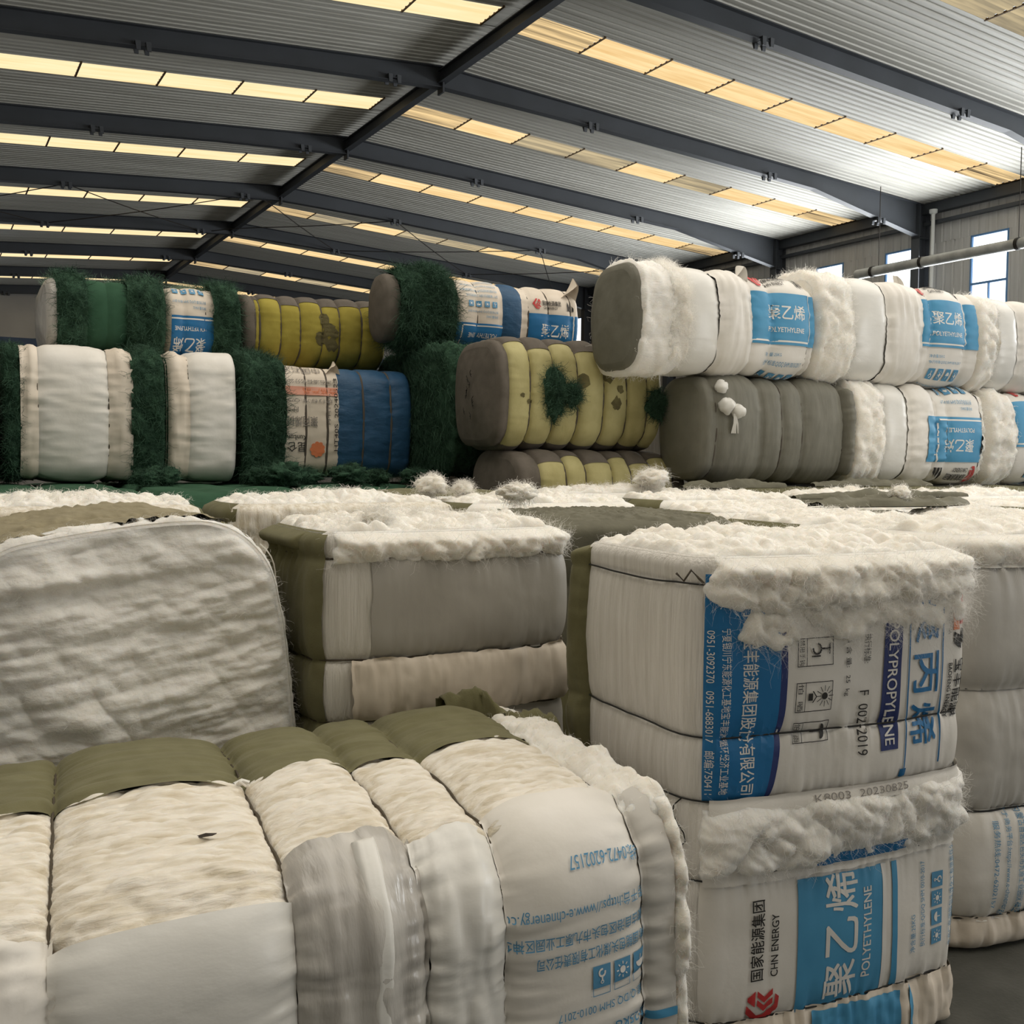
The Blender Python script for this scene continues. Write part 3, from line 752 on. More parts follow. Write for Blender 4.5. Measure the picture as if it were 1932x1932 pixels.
# polypropylene sack, print reading downwards
pg = Page(CELL_NEAR)
def dn(s, X0, X1, za, zb, k, **kw): pg.text(s, -uz(za), -wx(X0), abs(wx(X1)-wx(X0)), k, uz(za)-uz(zb), **kw)
edge = [(-uz(1.42)+i*.66/24, -wx(2.095)-.035*((i-12)/12.)**2*(1 if i > 12 else .6)) for i in range(25)]
for (a, b), (c, d) in zip(edge[:-1], edge[1:]):
    y0 = -wx(1.79)
    for q in range(12): pg.poly([(a, y0+(b-y0)*q/12), (c, y0+(d-y0)*q/12), (c, y0+(d-y0)*(q+1)/12), (a, y0+(b-y0)*(q+1)/12)], 'ink_blue' if q < 11 else 'ink_navy')
dn('0951-3092370   0951-6883017   邮编:750411', 1.838, 1.860, 1.245, .79, 'ink_white')
dn('宁夏银川宁东能源化工基地宝丰能源循环经济工业基地', 1.872, 1.896, 1.25, .79, 'ink_white')
dn('宁夏宝丰能源集团股份有限公司', 1.935, 1.990, 1.30, .785, 'ink_white', bold=.006)
for za, zb, wd in ((1.215, 1.135, '禁用手钩'), (1.09, 1.005, '怕  晒'), (.975, .915, '怕  雨')):
    x0, x1, y0, y1 = -uz(za), -uz(zb), -wx(2.13), -wx(2.275)
    pg.frame(x0, y0, x1, y1, .0022, 'ink_black'); pg.rect(x0, y0+.030, x1, y0+.032, 'ink_black'); pg.text(wd, x0+.004, y0+.006, .017, 'ink_black', x1-x0-.008)
    cx, cy = (x0+x1)/2, (y0+.032+y1)/2
    if wd[0] == '禁':
        for k in range(12): a = -PI*.5+k*PI*1.4/11; pg.disc(cx-.008+.014*math.cos(a), cy-.012+.014*math.sin(a), .0035, 'ink_black', .0006, 6)
        pg.rect(cx-.010, cy+.002, cx-.005, cy+.035, 'ink_black'); pg.rect(cx-.022, cy+.03, cx+.008, cy+.034, 'ink_black'); pg.rect(cx+.010, cy-.03, cx+.014, cy+.0, 'ink_black')
    elif '晒' in wd:
        pg.disc(cx, cy+.018, .010, 'ink_black')
        for k in range(12):
            a = k*PI/6; c, s_ = math.cos(a), math.sin(a); pg.poly([(cx+c*.014-s_*.001, cy+.018+s_*.014+c*.001), (cx+c*.014+s_*.001, cy+.018+s_*.014-c*.001), (cx+c*.030+s_*.001, cy+.018+s_*.030-c*.001), (cx+c*.030-s_*.001, cy+.018+s_*.030+c*.001)], 'ink_black')
        pg.rect(cx-.010, cy-.036, cx+.010, cy-.022, 'ink_black'); pg.poly([(cx-.016, cy-.020), (cx, cy-.008), (cx+.016, cy-.020), (cx+.016, cy-.024), (cx, cy-.012), (cx-.016, cy-.024)], 'ink_black')
    else:
        pg.poly([(cx+.022*math.cos(PI*k/8), cy+.014+.018*math.sin(PI*k/8)) for k in range(9)], 'ink_black'); pg.rect(cx-.0015, cy-.018, cx+.0015, cy+.014, 'ink_black')
dn('净 含 量:   25  kg', 2.325, 2.352, 1.215, 1.04, 'ink_black'); dn('执行标准:', 2.405, 2.437, 1.215, 1.13, 'ink_black')
dn('F  002-2019', 2.395, 2.437, 1.05, .86, 'ink_black')
pg.rect(-uz(1.26), -wx(2.495), -uz(.865), -wx(2.575), 'ink_navy'); dn('POLYPROPYLENE', 2.513, 2.557, 1.245, .88, 'ink_white', bold=.006, dz=.0016)
for Xl in (2.61, 2.785): pg.rect(-uz(1.33), -wx(Xl), -uz(.80), -wx(Xl+.006), 'ink_blue')
pg.rect(-uz(.80), -wx(2.595), -uz(.775), -wx(2.625), 'ink_blue')
for i, c in enumerate('聚丙烯'): dn(c, 2.635, 2.765, 1.30-.155*i, 1.175-.155*i, 'ink_blue', bold=.009)
pg.rect(-uz(1.30), -wx(2.845), -uz(1.20), -wx(2.875), 'ink_orange'); pg.rect(-uz(1.31), -wx(2.878), -uz(1.215), -wx(2.908), 'ink_red')
pg.poly([(-uz(1.195), -wx(2.85)), (-uz(1.16), -wx(2.85)), (-uz(1.14), -wx(2.885)), (-uz(1.18), -wx(2.885))], 'ink_black'); pg.poly([(-uz(1.205), -wx(2.888)), (-uz(1.165), -wx(2.888)), (-uz(1.145), -wx(2.915)), (-uz(1.195), -wx(2.915))], 'ink_black')
dn('国家免检产品', 2.815, 2.835, 1.30, 1.19, 'ink_grey')
dn('宝丰能源', 2.855, 2.905, 1.11, .93, 'ink_black', bold=.008); dn('BAOFENG ENERGY', 2.822, 2.843, 1.10, .93, 'ink_black', bold=.01)
B.patch('printed_bag', 'bag_white', .785, 1.41, -.60, .455, off=.006, spec='tight', fold=.010, foldlen=.04, rag=.004, du=.007, art=[(pg, lambda x, y: (-x, -y), (-1.405, -.455, -.79, .60))])
# folded hem with the batch stamp
pg = Page(CELL_NEAR); pg.text('K8003  20230825', -.30, .766, .021, 'ink_grey', .34)
B.patch('bag_hem', 'bag_white', .752, .800, -.56, .44, off=.016, spec='tight', rag=.004, du=.008, art=[(pg, lambda x, y: (y, -x-.17), (-1, .75, 1, .8))])
B.patch('fleece_band', 'fleece_grey', .585, .775, -.64, .455, off=.035, spec='fluff', taper=.05, rag=.012, du=.007,
        fibres=dict(n=2200, l=.045, out=.5, width=.0005, g=.025, curl=.014))
# polyethylene sack, print reading upwards (page = along the bale, around it)
pg = Page(CELL_NEAR)
def upw(s, X0, X1, za, zb, k, **kw): pg.text(s, uz(za), wx(X1), abs(wx(X1)-wx(X0)), k, uz(zb)-uz(za), **kw)
logo(pg, uz(.175), wx(2.04), .052)
upw('国家能源集团', 1.985, 2.035, .255, .485, 'ink_black', bold=.006); upw('CHN ENERGY', 2.062, 2.090, .26, .44, 'ink_black', bold=.006)
pg.rect(uz(.08), wx(2.545), uz(.53), wx(2.165), 'ink_sky'); pg.rect(uz(.08), wx(2.545), uz(.53), wx(2.525), 'ink_white', .001)
pg.rect(uz(.06), wx(2.60), uz(.53), wx(2.575), 'ink_sky')
for i, c in enumerate('聚乙烯'): upw(c, 2.275, 2.41, .155+.13*i, .265+.13*i, 'ink_white', bold=.008, dz=.0012)
upw('POLYETHYLENE', 2.435, 2.472, .20, .47, 'ink_white', bold=.008, dz=.0012)
upw('净含量:25KG', 2.665, 2.69, .23, .345, 'ink_text'); upw('执行标准:Q/DQ SHM 0010-2017', 2.715, 2.742, .24, .50, 'ink_text')
for i in range(4): icon(pg, uz(.235+.058*i), wx(2.835), .047, (3, 2, 1, 0)[i])
upw('生产厂商:国能包头煤化工有限责任公司', 2.872, 2.898, .21, .55, 'ink_text')
upw('地址:内蒙古自治区包头市九原工业园区', 2.93, 2.955, .21, .55, 'ink_text')
B.patch('printed_bag', 'bag_white', .17, .60, -.60, .455, off=.006, spec='tight', fold=.010, foldlen=.04, rag=.004, du=.007, art=[(pg, lambda x, y: (x, y), (.175, -.60, .552, .455))])
pg = Page(CELL_NEAR); pg.rect(.585, -.22, .64, .135, 'ink_blue')
pg.poly([(.585, .285), (.607, .285), (.622, .265), (.60, .265)], 'ink_black'); pg.poly([(.585, .26), (.60, .26), (.615, .24), (.587, .24)], 'ink_black')
B.patch('bag_hem', 'bag_white', .562, .625, -.59, .45, off=.014, spec='tight', fold=.006, rag=.006, du=.008, art=[(pg, lambda x, y: (x, y), (.566, -.6, .615, .45))])
pg = Page(CELL_NEAR); pg.rect(.0, -.20, .19, .12, 'ink_sky'); pg.rect(.0, -.255, .19, -.235, 'ink_sky')
B.patch('bag_flap', 'bag_cream', .0, .185, -.64, .45, off=.02, spec='crumple', fold=.014, rag=.008, du=.009, art=[(pg, lambda x, y: (x, y), (.01, -.6, .17, .45))])
# fleece drooping over the front of the top
B.patch('fleece_top', 'fleece', 1.30, 1.45, -.70, .44, off=.045, spec='fluff', taper=.05, rag=.035, du=.006, fibres=dict(n=2600, l=.06, out=.45, width=.00045, g=.04, curl=.02))
B.patch('fleece_drape', 'fleece', 1.215, 1.34, -.50, .36, off=.022, spec='fluff', taper=.06, rag=.05, du=.007, fibres=dict(n=3200, l=.075, out=.4, width=.0004, g=.06, curl=.028))
B.cap(1, 'top_fleece', 'fleece', 'fluff', off=.01, bow=.035, du=.008, fibres=dict(n=1200, l=.04, out=.9, width=.0005, curl=.015))
B.cap(0, 'base_cover', 'olive_cover')
for u, sl in ((.18, 0), (.575, .0), (.79, .0), (.965, .0), (1.375, .0)): B.string(u, .0026, 'cut_string', off=.008)
mb = MB(); mb.tube([B.pt(np.array([1.375+.02*i-.05*(i > 2)]), np.array([.455+.012*i]), .012+.006*i)[0][0] for i in range(5)], .0035, 'string'); mb.build('string_knot', B.root)
mb = MB(); mb.tube([B.pt(np.array([.79-.022*i]), np.array([.50+.018*math.sin(i)]), .012)[0][0] for i in range(7)], .002, 'cut_string'); mb.build('string_end', B.root)

# ------------------------------------------------------------------ the bale standing in the middle, grey plastic front
B = Bale('fibre_bale', 'standing bale with a smooth grey plastic front and a dark olive left side', 'bale', (1.555, 3.475, 0), 1.47, .30, .445,
         [.28, .86, 1.06, 1.385], rc=.065, bulge=.03, re=.04, fb=.03, tb=.02, upright=True, seed=3, du=.010)
B.patch('olive_cover', 'olive_cover', 0, 1.47, .43, B.P-.93, off=.012, spec='woven', fold=.012, foldlen=.1, rag=.004, du=.010)
B.core('fleece_grey')
B.patch('gauze_strip', 'fleece_upright', 0, 1.47, .24, .45, spec='ribs', du=.007)
B.patch('plastic_sheet', 'plastic_grey', 1.05, 1.43, -.50, .30, off=.008, spec='tight', fold=.010, foldlen=.05, rag=.01, du=.008)
B.patch('bag_flap', 'bag_cream', .86, 1.062, -.50, .36, off=.022, spec='cloth', fold=.016, foldlen=.08, rag=.014, du=.008)
B.patch('lower_cover', 'plastic_grey', 0, .90, -.50, .28, spec='cloth', du=.016)
B.patch('side_cover', 'bag_white', 0, 1.47, -.95, -.48, spec='cloth', du=.016)
B.patch('fleece_top', 'fleece', 1.365, 1.47, -.62, .42, off=.035, spec='fluff', taper=.04, rag=.018, du=.007, fibres=dict(n=1600, l=.05, out=.5, width=.0005, g=.035, curl=.015))
B.cap(1, 'top_fleece', 'fleece', 'fluff', off=.01, bow=.03, du=.008, fibres=dict(n=2500, l=.04, out=.9, width=.0007))
B.cap(0, 'base_cover', 'olive_cover')
for u in (.28, .86, 1.06, 1.385): B.string(u, .003, off=.006)
# olive lap over the back edge of the top
B.patch('cover_lap', 'olive_cover', 1.40, 1.47, .55, B.P-.7, off=.035, spec='woven', taper=.03, rag=.006)

# ------------------------------------------------------------------ the big layered fleece bale at the left
B = Bale('fibre_bale', 'big bale at the left edge showing a broad face of layered white fleece', 'bale', (.645, 3.87, .065), 1.26, .44, .695,
         [.35, .85], rc=.20, bulge=.02, re=.02, fb=.02, tb=.03, along_depth=True, roll=math.radians(-6), seed=4, du=.012)
B.core('fleece_grey')
B.patch('tan_cover', 'olive_light', .035, 1.26, .72, 2.35, off=.008, spec='cloth', fold=.012, foldlen=.15, rag=.02, du=.010)
B.patch('olive_cover', 'olive_cover', .0, 1.26, 2.30, B.P+.74, spec='woven', du=.02)
arch = lambda F, T: 0*F
B.cap(0, 'fleece_face', 'fleece_grey', 'layers', off=.012, bow=.07, du=.007, fibres=dict(n=1500, l=.035, out=.7, width=.0005, g=.01, curl=.012))
B.patch('fleece_rim', 'fleece_grey', .0, .06, -B.P/2, B.P/2, off=.0, spec='fleece', du=.010, fibres=dict(n=1500, l=.03, out=1., width=.0005, curl=.012))
B.cap(1, 'end_cover', 'olive_cover', 'woven')
mb = MB(); mb.tube([B.pt(np.array([.03+.004*i]), np.array([.62-.022*i]), .012+.006*math.sin(i*.8))[0][0] for i in range(9)], .0022, 'fibre'); mb.build('string_end', B.root)

# ------------------------------------------------------------------ the plastic wrapped bale behind the printed one, right edge
B = Bale('fibre_bale', 'bale wrapped in smooth grey white plastic at the right edge, on the floor', 'bale', (3.64, 2.66, 0), 1.46, .31, .52,
         [.12, .50, .93, 1.36], rc=.12, bulge=.04, re=.05, fb=.05, tb=.02, upright=True, yaw=math.radians(-3), seed=5, du=.012)
wx2 = lambda X: (3.64-X)*1.0
pg = Page(CELL_NEAR)
def dn2(s, X0, X1, za, zb): pg.text(s, -za, -wx2(X0), abs(X1-X0), 'ink_text', za-zb)
dn2('服务热线:0472-6202157', 3.245, 3.27, .47, .16); dn2('电子商务平台:https://www.e-chnenergy.com', 3.295, 3.325, .52, .08)
dn2('地址:内蒙古自治区包头市九原工业园区神华路1号', 3.355, 3.385, .56, .07); dn2('生产厂商:国能包头煤化工有限责任公司', 3.42, 3.45, .56, .1)
B.patch('printed_bag', 'bag_white', .11, .51, -B.P/2, B.P/2, off=.004, spec='cloth', fold=.012, du=.010, art=[(pg, lambda x, y: (-x, -y), (-.505, -.9, -.12, .9))])
B.patch('plastic_sheet', 'plastic_dull', .50, .94, -B.P/2, B.P/2, off=.002, spec='cloth', fold=.016, foldlen=.1, du=.011)
B.patch('plastic_sheet', 'plastic_dull', .925, 1.40, -B.P/2, B.P/2, off=.008, spec='tight', fold=.012, foldlen=.07, du=.011)
B.patch('bag_flap', 'bag_cream', 0, .125, -B.P/2, B.P/2, off=.01, spec='crumple', fold=.012, rag=.006, du=.011)
B.patch('fleece_top', 'fleece', 1.35, 1.46, -B.P/2, B.P/2, off=.02, spec='fleece', du=.010, fibres=dict(n=4000, l=.035, out=.7, width=.0006))
B.cap(1, 'top_fleece', 'fleece', 'fluff', off=.01, bow=.04, du=.009, fibres=dict(n=1800, l=.04, out=.9, width=.0008)); B.cap(0, 'base_cover', 'bag_cream')
for u in (.12, .50, .93, 1.36): B.string(u, .003, 'cut_string', off=.004)

# ------------------------------------------------------------------ the level field of standing bales behind
def top_bale(label, x, y, ztop, hf, ht, yaw=0., topk='fleece', sidek='olive_cover', seed=0, spec='fluff', frontk='fleece', lap=None, fib=600, du=.014, rc=.08):
    B = Bale('fibre_bale', label, 'bale', (x, y, 0), ztop-.03, hf, ht, [.3, .8, 1.2], rc=rc, bulge=.03, re=.06, fb=.02, tb=.02, upright=True, yaw=math.radians(yaw), seed=seed, du=du, group='standing bales whose tops form a level field')
    B.patch('front_layer', frontk, .9, B.L, -ht, ht, off=.004, spec='fleece' if 'fleece' in frontk else 'woven', du=du*1.2,
            fibres=dict(n=fib, l=.035, out=.8, width=.0009) if fib and 'fleece' in frontk else None)
    B.patch('side_cover', sidek, .9, B.L, ht-.02, B.P-ht+.02, spec='woven', fold=.01, du=du*1.6)
    B.patch('lower_cover', sidek, 0, .91, -B.P/2, B.P/2, spec='woven', du=.06)
    B.cap(1, 'top_fleece' if 'fleece' in topk else 'top_cover', topk, spec, off=.01, bow=.03, du=du*.8, fibres=dict(n=fib, l=.045, out=1., width=.0010) if 'fleece' in topk else None)
    B.cap(0, 'base_cover', sidek, du=.1)
    if lap:
        w0, w1 = lap; B.patch('cover_lap', 'cloth_grey', B.L-.10, B.L, w0, w1, off=.045, spec='crumple', taper=.04, rag=.02, du=.012)
    return B
top_bale('white fleece topped bale behind the layered one, left of the dark gap', .53, 4.90, 1.53, .27, .53, seed=11, topk='fleece', frontk='fleece_streak', fib=800)
top_bale('white fleece topped bale right of the dark gap at the left', 1.74, 4.88, 1.53, .27, .53, seed=12, frontk='fleece_streak', fib=800)
top_bale('bale with a flat olive cloth top behind the tall printed one', 2.68, 3.94, 1.485, .38, .50, -14, 'cloth_grey', 'olive_cover', 13, 'crumple', frontk='cloth_grey')
top_bale('fleece topped bale behind the right shoulder of the tall printed bale', 3.66, 3.50, 1.475, .29, .42, -4, seed=14, fib=800)
top_bale('fleece topped bale at the right edge behind the plastic wrapped one', 4.70, 3.48, 1.47, .29, .47, -3, seed=15, fib=800)
top_bale('fleece topped bale with a crumpled olive lap, one row behind', 3.86, 4.22, 1.485, .24, .46, -4, seed=16, lap=(-.9, -.3))
top_bale('fleece topped bale in the second row, far right', 4.96, 4.19, 1.485, .24, .50, -2, seed=17, lap=(.3, .95))
top_bale('fleece topped bale in front of the yellow ones', 2.90, 4.92, 1.515, .25, .50, 0, seed=18)
top_bale('fleece topped bale in front of the grey woven bale', 4.12, 4.92, 1.52, .25, .52, 0, seed=19, lap=(.8, 1.5))
top_bale('fleece topped bale in front of the lower right sack wrapped bale', 5.34, 4.90, 1.525, .25, .51, 0, seed=20, lap=(.4, 1.3))
top_bale('fleece topped bale at the far right end of the third row', 6.5, 4.88, 1.525, .25, .51, 0, seed=21, lap=(.6, 1.2))
top_bale('fleece topped bale at the right end of the second row', 6.12, 4.10, 1.49, .28, .50, 0, seed=22)
top_bale('fleece topped bale just before the half hidden yellow bale', 3.82, 5.55, 1.54, .20, .52, 0, seed=23, fib=800)
top_bale('fleece topped bale under the dark space left of the yellow bales', 2.60, 5.55, 1.53, .24, .55, 0, seed=24, topk='olive_cover', spec='woven', fib=0)
# olive sheets left lying on the field
def sheet(label, pts, wd, seed, k='cloth_grey', z=1.50):
    """a crumpled, folded length of cover cloth along a ground line"""
    p = np.array(pts, dtype=float); n = 70; s_ = np.linspace(0, len(p)-1, n); c = np.stack([np.interp(s_, range(len(p)), p[:, i]) for i in range(2)], -1)
    d = np.gradient(c, axis=0); d /= np.linalg.norm(d, axis=1, keepdims=True); q = np.stack([-d[:, 1], d[:, 0]], -1)
    v = np.linspace(-1, 1, 22); env = np.sin(np.linspace(.15, PI-.15, n))**.4
    XY = c[:, None]+q[:, None]*v[None, :, None]*wd*env[:, None, None]
    h = .055*env[:, None]*np.maximum(0, 1-v[None]**2)**.5
    P = np.concatenate([XY, np.full((n, 22, 1), z)], -1)
    P[..., 2] += h*(1+.6*fbm(np.stack([XY[..., 0].ravel()*6, XY[..., 1].ravel()*16, np.full(n*22, seed)], -1), 3, 'r').reshape(n, 22))
    mb = MB(); mb.grid(P, k); mb.grid(P*[1, 1, 0]+[0, 0, z-.004], k, flip=True); o = mb.build('cover_cloth'); tag(o, label, 'cloth', 'olive cover cloths lying on the bale tops'); return o
sheet('long crumpled dark olive cloth lying right of centre on the fleece tops', [(3.72, 3.66), (4.05, 3.72), (4.5, 3.66), (4.85, 3.72)], .10, 1, z=1.495)
sheet('narrow olive cloth lying nearest the lower right sack wrapped bale', [(5.3, 5.25), (5.9, 5.3), (6.5, 5.26)], .06, 2, z=1.55)
sheet('olive cloth lying just in front of the grey woven bale', [(4.2, 5.28), (4.7, 5.33), (5.1, 5.3)], .05, 3, z=1.54)
sheet('olive cloth strip between the second and third rows of fleece tops', [(4.4, 4.50), (5.0, 4.48), (5.9, 4.5)], .05, 4, z=1.50)

# ------------------------------------------------------------------ hidden lower tier carrying the far stacks
def base_bale(label, x0, x1, y0, y1, z, k='olive_cover', seed=30):
    B = Bale('fibre_bale', label, 'bale', ((x0+x1)/2, (y0+y1)/2, 0), x1-x0-.03, (y1-y0)/2-.03, z/2-.02, [(x1-x0)*.33, (x1-x0)*.66], rc=.12, bulge=.02, re=.06, fb=.01, tb=.02, seed=seed, du=.05)
    B.patch('cover', k, 0, B.L, -B.P/2, B.P/2, spec='woven'); B.cap(0, 'end_cover', k); B.cap(1, 'end_cover', k)
    return B
base_bale('olive bale carrying the left end of the back stack', -.30, 1.12, 5.28, 8.7, 1.52, 'green_cover', 31)
base_bale('green bale carrying the white wrapped bales of the back stack', 1.14, 2.12, 5.98, 8.7, 1.52, 'green_cover', 32)
base_bale('bale carrying the blue wrapped bale of the back stack', 2.14, 3.18, 5.98, 8.7, 1.52, 'green_cover', 33)
base_bale('low bale under the half hidden yellow bale', 3.20, 4.72, 5.86, 6.58, 1.02, 'taupe_cover', 34)
base_bale('bale under the green fibre wall behind the yellow bales', 3.20, 4.72, 6.66, 8.2, 1.53, 'taupe_cover', 35)
base_bale('bale carrying the grey woven bale at the right', 4.76, 6.0, 5.30, 6.8, 1.55, 'olive_cover', 36)
base_bale('bale carrying the sack wrapped bales at the right', 6.04, 7.4, 5.30, 6.8, 1.55, 'olive_cover', 37)
base_bale('bale carrying the sack wrapped bales at the right picture edge', 7.44, 8.9, 5.30, 6.8, 1.55, 'olive_cover', 38)

def lying(label, x0, x1, yf, depth, z0, z1, strings, seed, group, **kw):
    a = dict(rc=.08, bulge=.045, re=.05, fb=.055, tb=.015, du=.018); a.update(kw)
    e = a['bulge']*.7; ht = (z1-z0)/2-.012-e
    B = Bale('fibre_bale', label, 'bale', ((x0+x1)/2, yf+depth/2, z0+e), x1-x0, depth/2-a['fb'], ht, [s-x0 for s in strings], seed=seed, group=group, **a)
    B.x0, B.z0 = x0, z0+e
    return B
STK = 'bales of the stacks at the back'
def bagmap(B, X, Z, flip=False):
    u0, w0 = X-B.x0, Z-B.z0-B.ht
    return flipped_map(u0, w0) if flip else upright_map(u0, w0)
def chn_art(B, X, Z, u0, u1, flip=False, sx=1., sz=1., ink='ink_sky', lower=True):
    """clip box given in bale coordinates along the axis; the height is limited to the rounded front"""
    pg = Page(CELL_FAR); chn(pg, sx, sz, lower, ink)
    a, b = (X-B.x0, Z-B.z0-B.ht)
    wl = B.w1+.05
    clip = (u0-a, -wl-b, u1-a, wl-b) if not flip else (a-u1, b-wl, a-u0, b+wl)
    return (pg, bagmap(B, X, Z, flip), clip)
def whole(B, name, k, xa, xb, **kw): return B.patch(name, k, xa-B.x0, xb-B.x0, -B.P/2, B.P/2, **kw)
FF = dict(n=900, l=.05, out=.7, width=.0012, g=.01, curl=.012)

# ---- right hand stack, lower row: grey woven bale, two sack wrapped bales
B = lying('grey woven bale with white knots on its front, lower row of the right stack', 4.56, 5.95, 5.5, .50, 1.58, 2.315, [4.66, 5.05, 5.245, 5.435, 5.84], 41, STK, bulge=.05, du=.016)
whole(B, 'woven_cover', 'grey_woven', 4.56, 5.95, spec='woven', fold=.006)
B.cap(0, 'end_cover', 'grey_woven', 'woven'); B.cap(1, 'end_cover', 'grey_woven', 'woven')
for s in (4.66, 5.05, 5.245, 5.435, 5.84): B.string(s-4.56, .006, 'strap_grey', off=-.002)
B.patch('end_lap', 'grey_woven', 1.27, 1.39, -B.w1, B.w1, off=.05, spec='crumple', taper=.05)
for (x, z, r, sd) in ((4.70, 2.20, .042, 1), (4.715, 2.08, .055, 2), (4.80, 2.05, .05, 3)):
    mb = MB(); th, ph = np.meshgrid(np.linspace(0, 2*PI, 17), np.linspace(0, PI, 11), indexing='ij')
    D = np.stack([np.sin(ph)*np.cos(th), np.sin(ph)*np.sin(th), np.cos(ph)], -1).reshape(-1, 3)
    P = D*(r*(1+.35*fbm(D*2+sd, 2)))[:, None]+B.pt(np.array([x-4.56]), np.array([z-B.z0-B.ht]), .015)[0]
    mb.grid(P.reshape(17, 11, 3), 'plastic_white', flip=True); mb.build('knot', B.root)
mb = MB()
for i in range(14):
    a = B.pt(np.array([.20+.01*random.Random(i).uniform(-1, 1)]), np.array([2.03-B.z0-B.ht]), .03)[0][0]
    b = B.pt(np.array([.215+.03*random.Random(i+50).uniform(-1, 1)]), np.array([1.90-B.z0-B.ht]), .012)[0][0]; mb.tube([a, (a+b)/2+[0, -.01, 0], b], .003, 'plastic_white', 4)
mb.build('tassel', B.root)

B = lying('white bale right of the grey woven one, sack print upside down', 5.93, 7.42, 5.5, .54, 1.58, 2.315, [6.24, 6.52, 6.82, 6.96, 7.36], 42, STK)
whole(B, 'fleece_band', 'fleece', 5.93, 6.25, off=.02, spec='fluff', rag=.01, fibres=FF)
whole(B, 'plastic_sheet', 'plastic_white', 6.22, 6.53, spec='tight', fold=.01)
whole(B, 'bag_flap', 'bag_white', 6.51, 6.84, off=.014, spec='crumple', fold=.01, art=[chn_art(B, 7.08, 1.90, 6.70-5.93, 6.93-5.93, True)])
whole(B, 'printed_bag', 'bag_white', 6.83, 7.37, off=.004, spec='tight', fold=.008, art=[chn_art(B, 7.08, 1.90, 6.95-5.93, 7.36-5.93, True)])
whole(B, 'fleece_band', 'fleece', 7.34, 7.42, off=.012, spec='fluff', fibres=FF)
B.cap(0, 'end_fleece', 'fleece', 'tight', bow=.012); B.cap(1, 'end_fleece', 'fleece', 'tight', bow=.012)
for s in (6.24, 6.52, 6.82): B.string(s-5.93, .004, 'string', off=-.003)

B = lying('white bale at the right edge in the lower row, fluffy left end', 7.43, 8.7, 5.5, .54, 1.58, 2.30, [7.76, 8.1, 8.4], 43, STK)
whole(B, 'fleece_band', 'fleece', 7.43, 7.77, off=.02, spec='fluff', rag=.01, fibres=FF)
whole(B, 'printed_bag', 'bag_white', 7.75, 8.7, off=.004, spec='tight', fold=.008, art=[chn_art(B, 8.06, 2.03, 7.76-7.43, 8.6-7.43)])
B.cap(0, 'end_fleece', 'fleece', 'tight', bow=.012); B.cap(1, 'end_cover', 'bag_white')
for s in (7.76, 8.1): B.string(s-7.43, .004, 'string', off=-.003)

# ---- right hand stack, upper row
B = lying('white bale with dark grey end face, top of the right stack', 3.96, 5.53, 5.48, .48, 2.32, 2.99, [4.36, 4.64, 4.92, 5.10, 5.46], 44, STK)
whole(B, 'end_wrap', 'grey_woven', 3.96, 4.0, spec='woven'); whole(B, 'fleece_band', 'fleece_grey', 3.99, 4.36, off=.02, spec='fleece', taper=.02, rag=.008, fibres=FF)
B.patch('fleece_rim', 'fleece', .24, .44, -B.w1, B.w1+.15, off=.028, spec='fluff', taper=.06, rag=.01, fibres=dict(n=4000, l=.05, out=.7, width=.001, g=.01))
whole(B, 'plastic_sheet', 'plastic_white', 4.34, 4.645, spec='tight', fold=.012)
whole(B, 'bag_flap', 'bag_white', 4.635, 4.93, off=.016, spec=[(.014, (22, 3, 3), 2, 'r')], fold=.012)
whole(B, 'printed_bag', 'bag_white', 4.915, 5.53, off=.004, spec='tight', fold=.012, art=[chn_art(B, 5.20, 2.69, 4.92-3.96, 5.56-3.96)])
B.cap(0, 'end_cover', 'grey_woven', 'cloth'); B.cap(1, 'end_cover', 'bag_white')
for s in (4.64, 4.92, 5.10, 5.46): B.string(s-3.96, .004, 'string', off=-.003)
B.ear('torn_corner', 'bag_white', .93, B.w1+.02, .12, .11, .03)

B = lying('second white bale on top of the right stack, blue panel near its right end', 5.54, 7.29, 5.5, .54, 2.335, 3.07, [5.90, 6.26, 6.63, 6.73, 7.12], 45, STK)
whole(B, 'fleece_band', 'fleece', 5.54, 5.91, off=.02, spec='fluff', rag=.012, fibres=dict(FF, n=4000))
whole(B, 'plastic_sheet', 'plastic_white', 5.89, 6.265, spec='tight', fold=.012)
whole(B, 'bag_flap', 'bag_white', 6.25, 6.64, off=.016, spec=[(.014, (22, 3, 3), 2, 'r')], fold=.012)
whole(B, 'printed_bag', 'bag_white', 6.62, 7.29, off=.004, spec='tight', fold=.012, art=[chn_art(B, 6.88, 2.775, 6.63-5.54, 7.28-5.54)])
B.cap(0, 'end_fleece', 'fleece', 'tight', bow=.012); B.cap(1, 'end_cover', 'bag_white')
for s in (6.26, 6.63, 6.73, 7.12): B.string(s-5.54, .004, 'string', off=-.003)
B.ear('torn_corner', 'bag_white', 1.02, B.w1+.06, .08, .10, -.03)

B = lying('white bale at the right edge on top of the stack, fluffy left end', 7.28, 8.75, 5.5, .54, 2.33, 3.05, [7.50, 7.78, 8.1, 8.4], 46, STK)
whole(B, 'fleece_band', 'fleece', 7.28, 7.51, off=.02, spec='fluff', rag=.012, fibres=FF)
whole(B, 'plastic_sheet', 'plastic_white', 7.49, 7.79, spec='tight', fold=.012)
whole(B, 'bag_flap', 'bag_white', 7.77, 8.75, off=.004, spec='cloth', fold=.012)
B.cap(0, 'end_fleece', 'fleece', 'tight', bow=.012); B.cap(1, 'end_cover', 'bag_white')
for s in (7.50, 7.78, 8.1): B.string(s-7.28, .004, 'string', off=-.003)

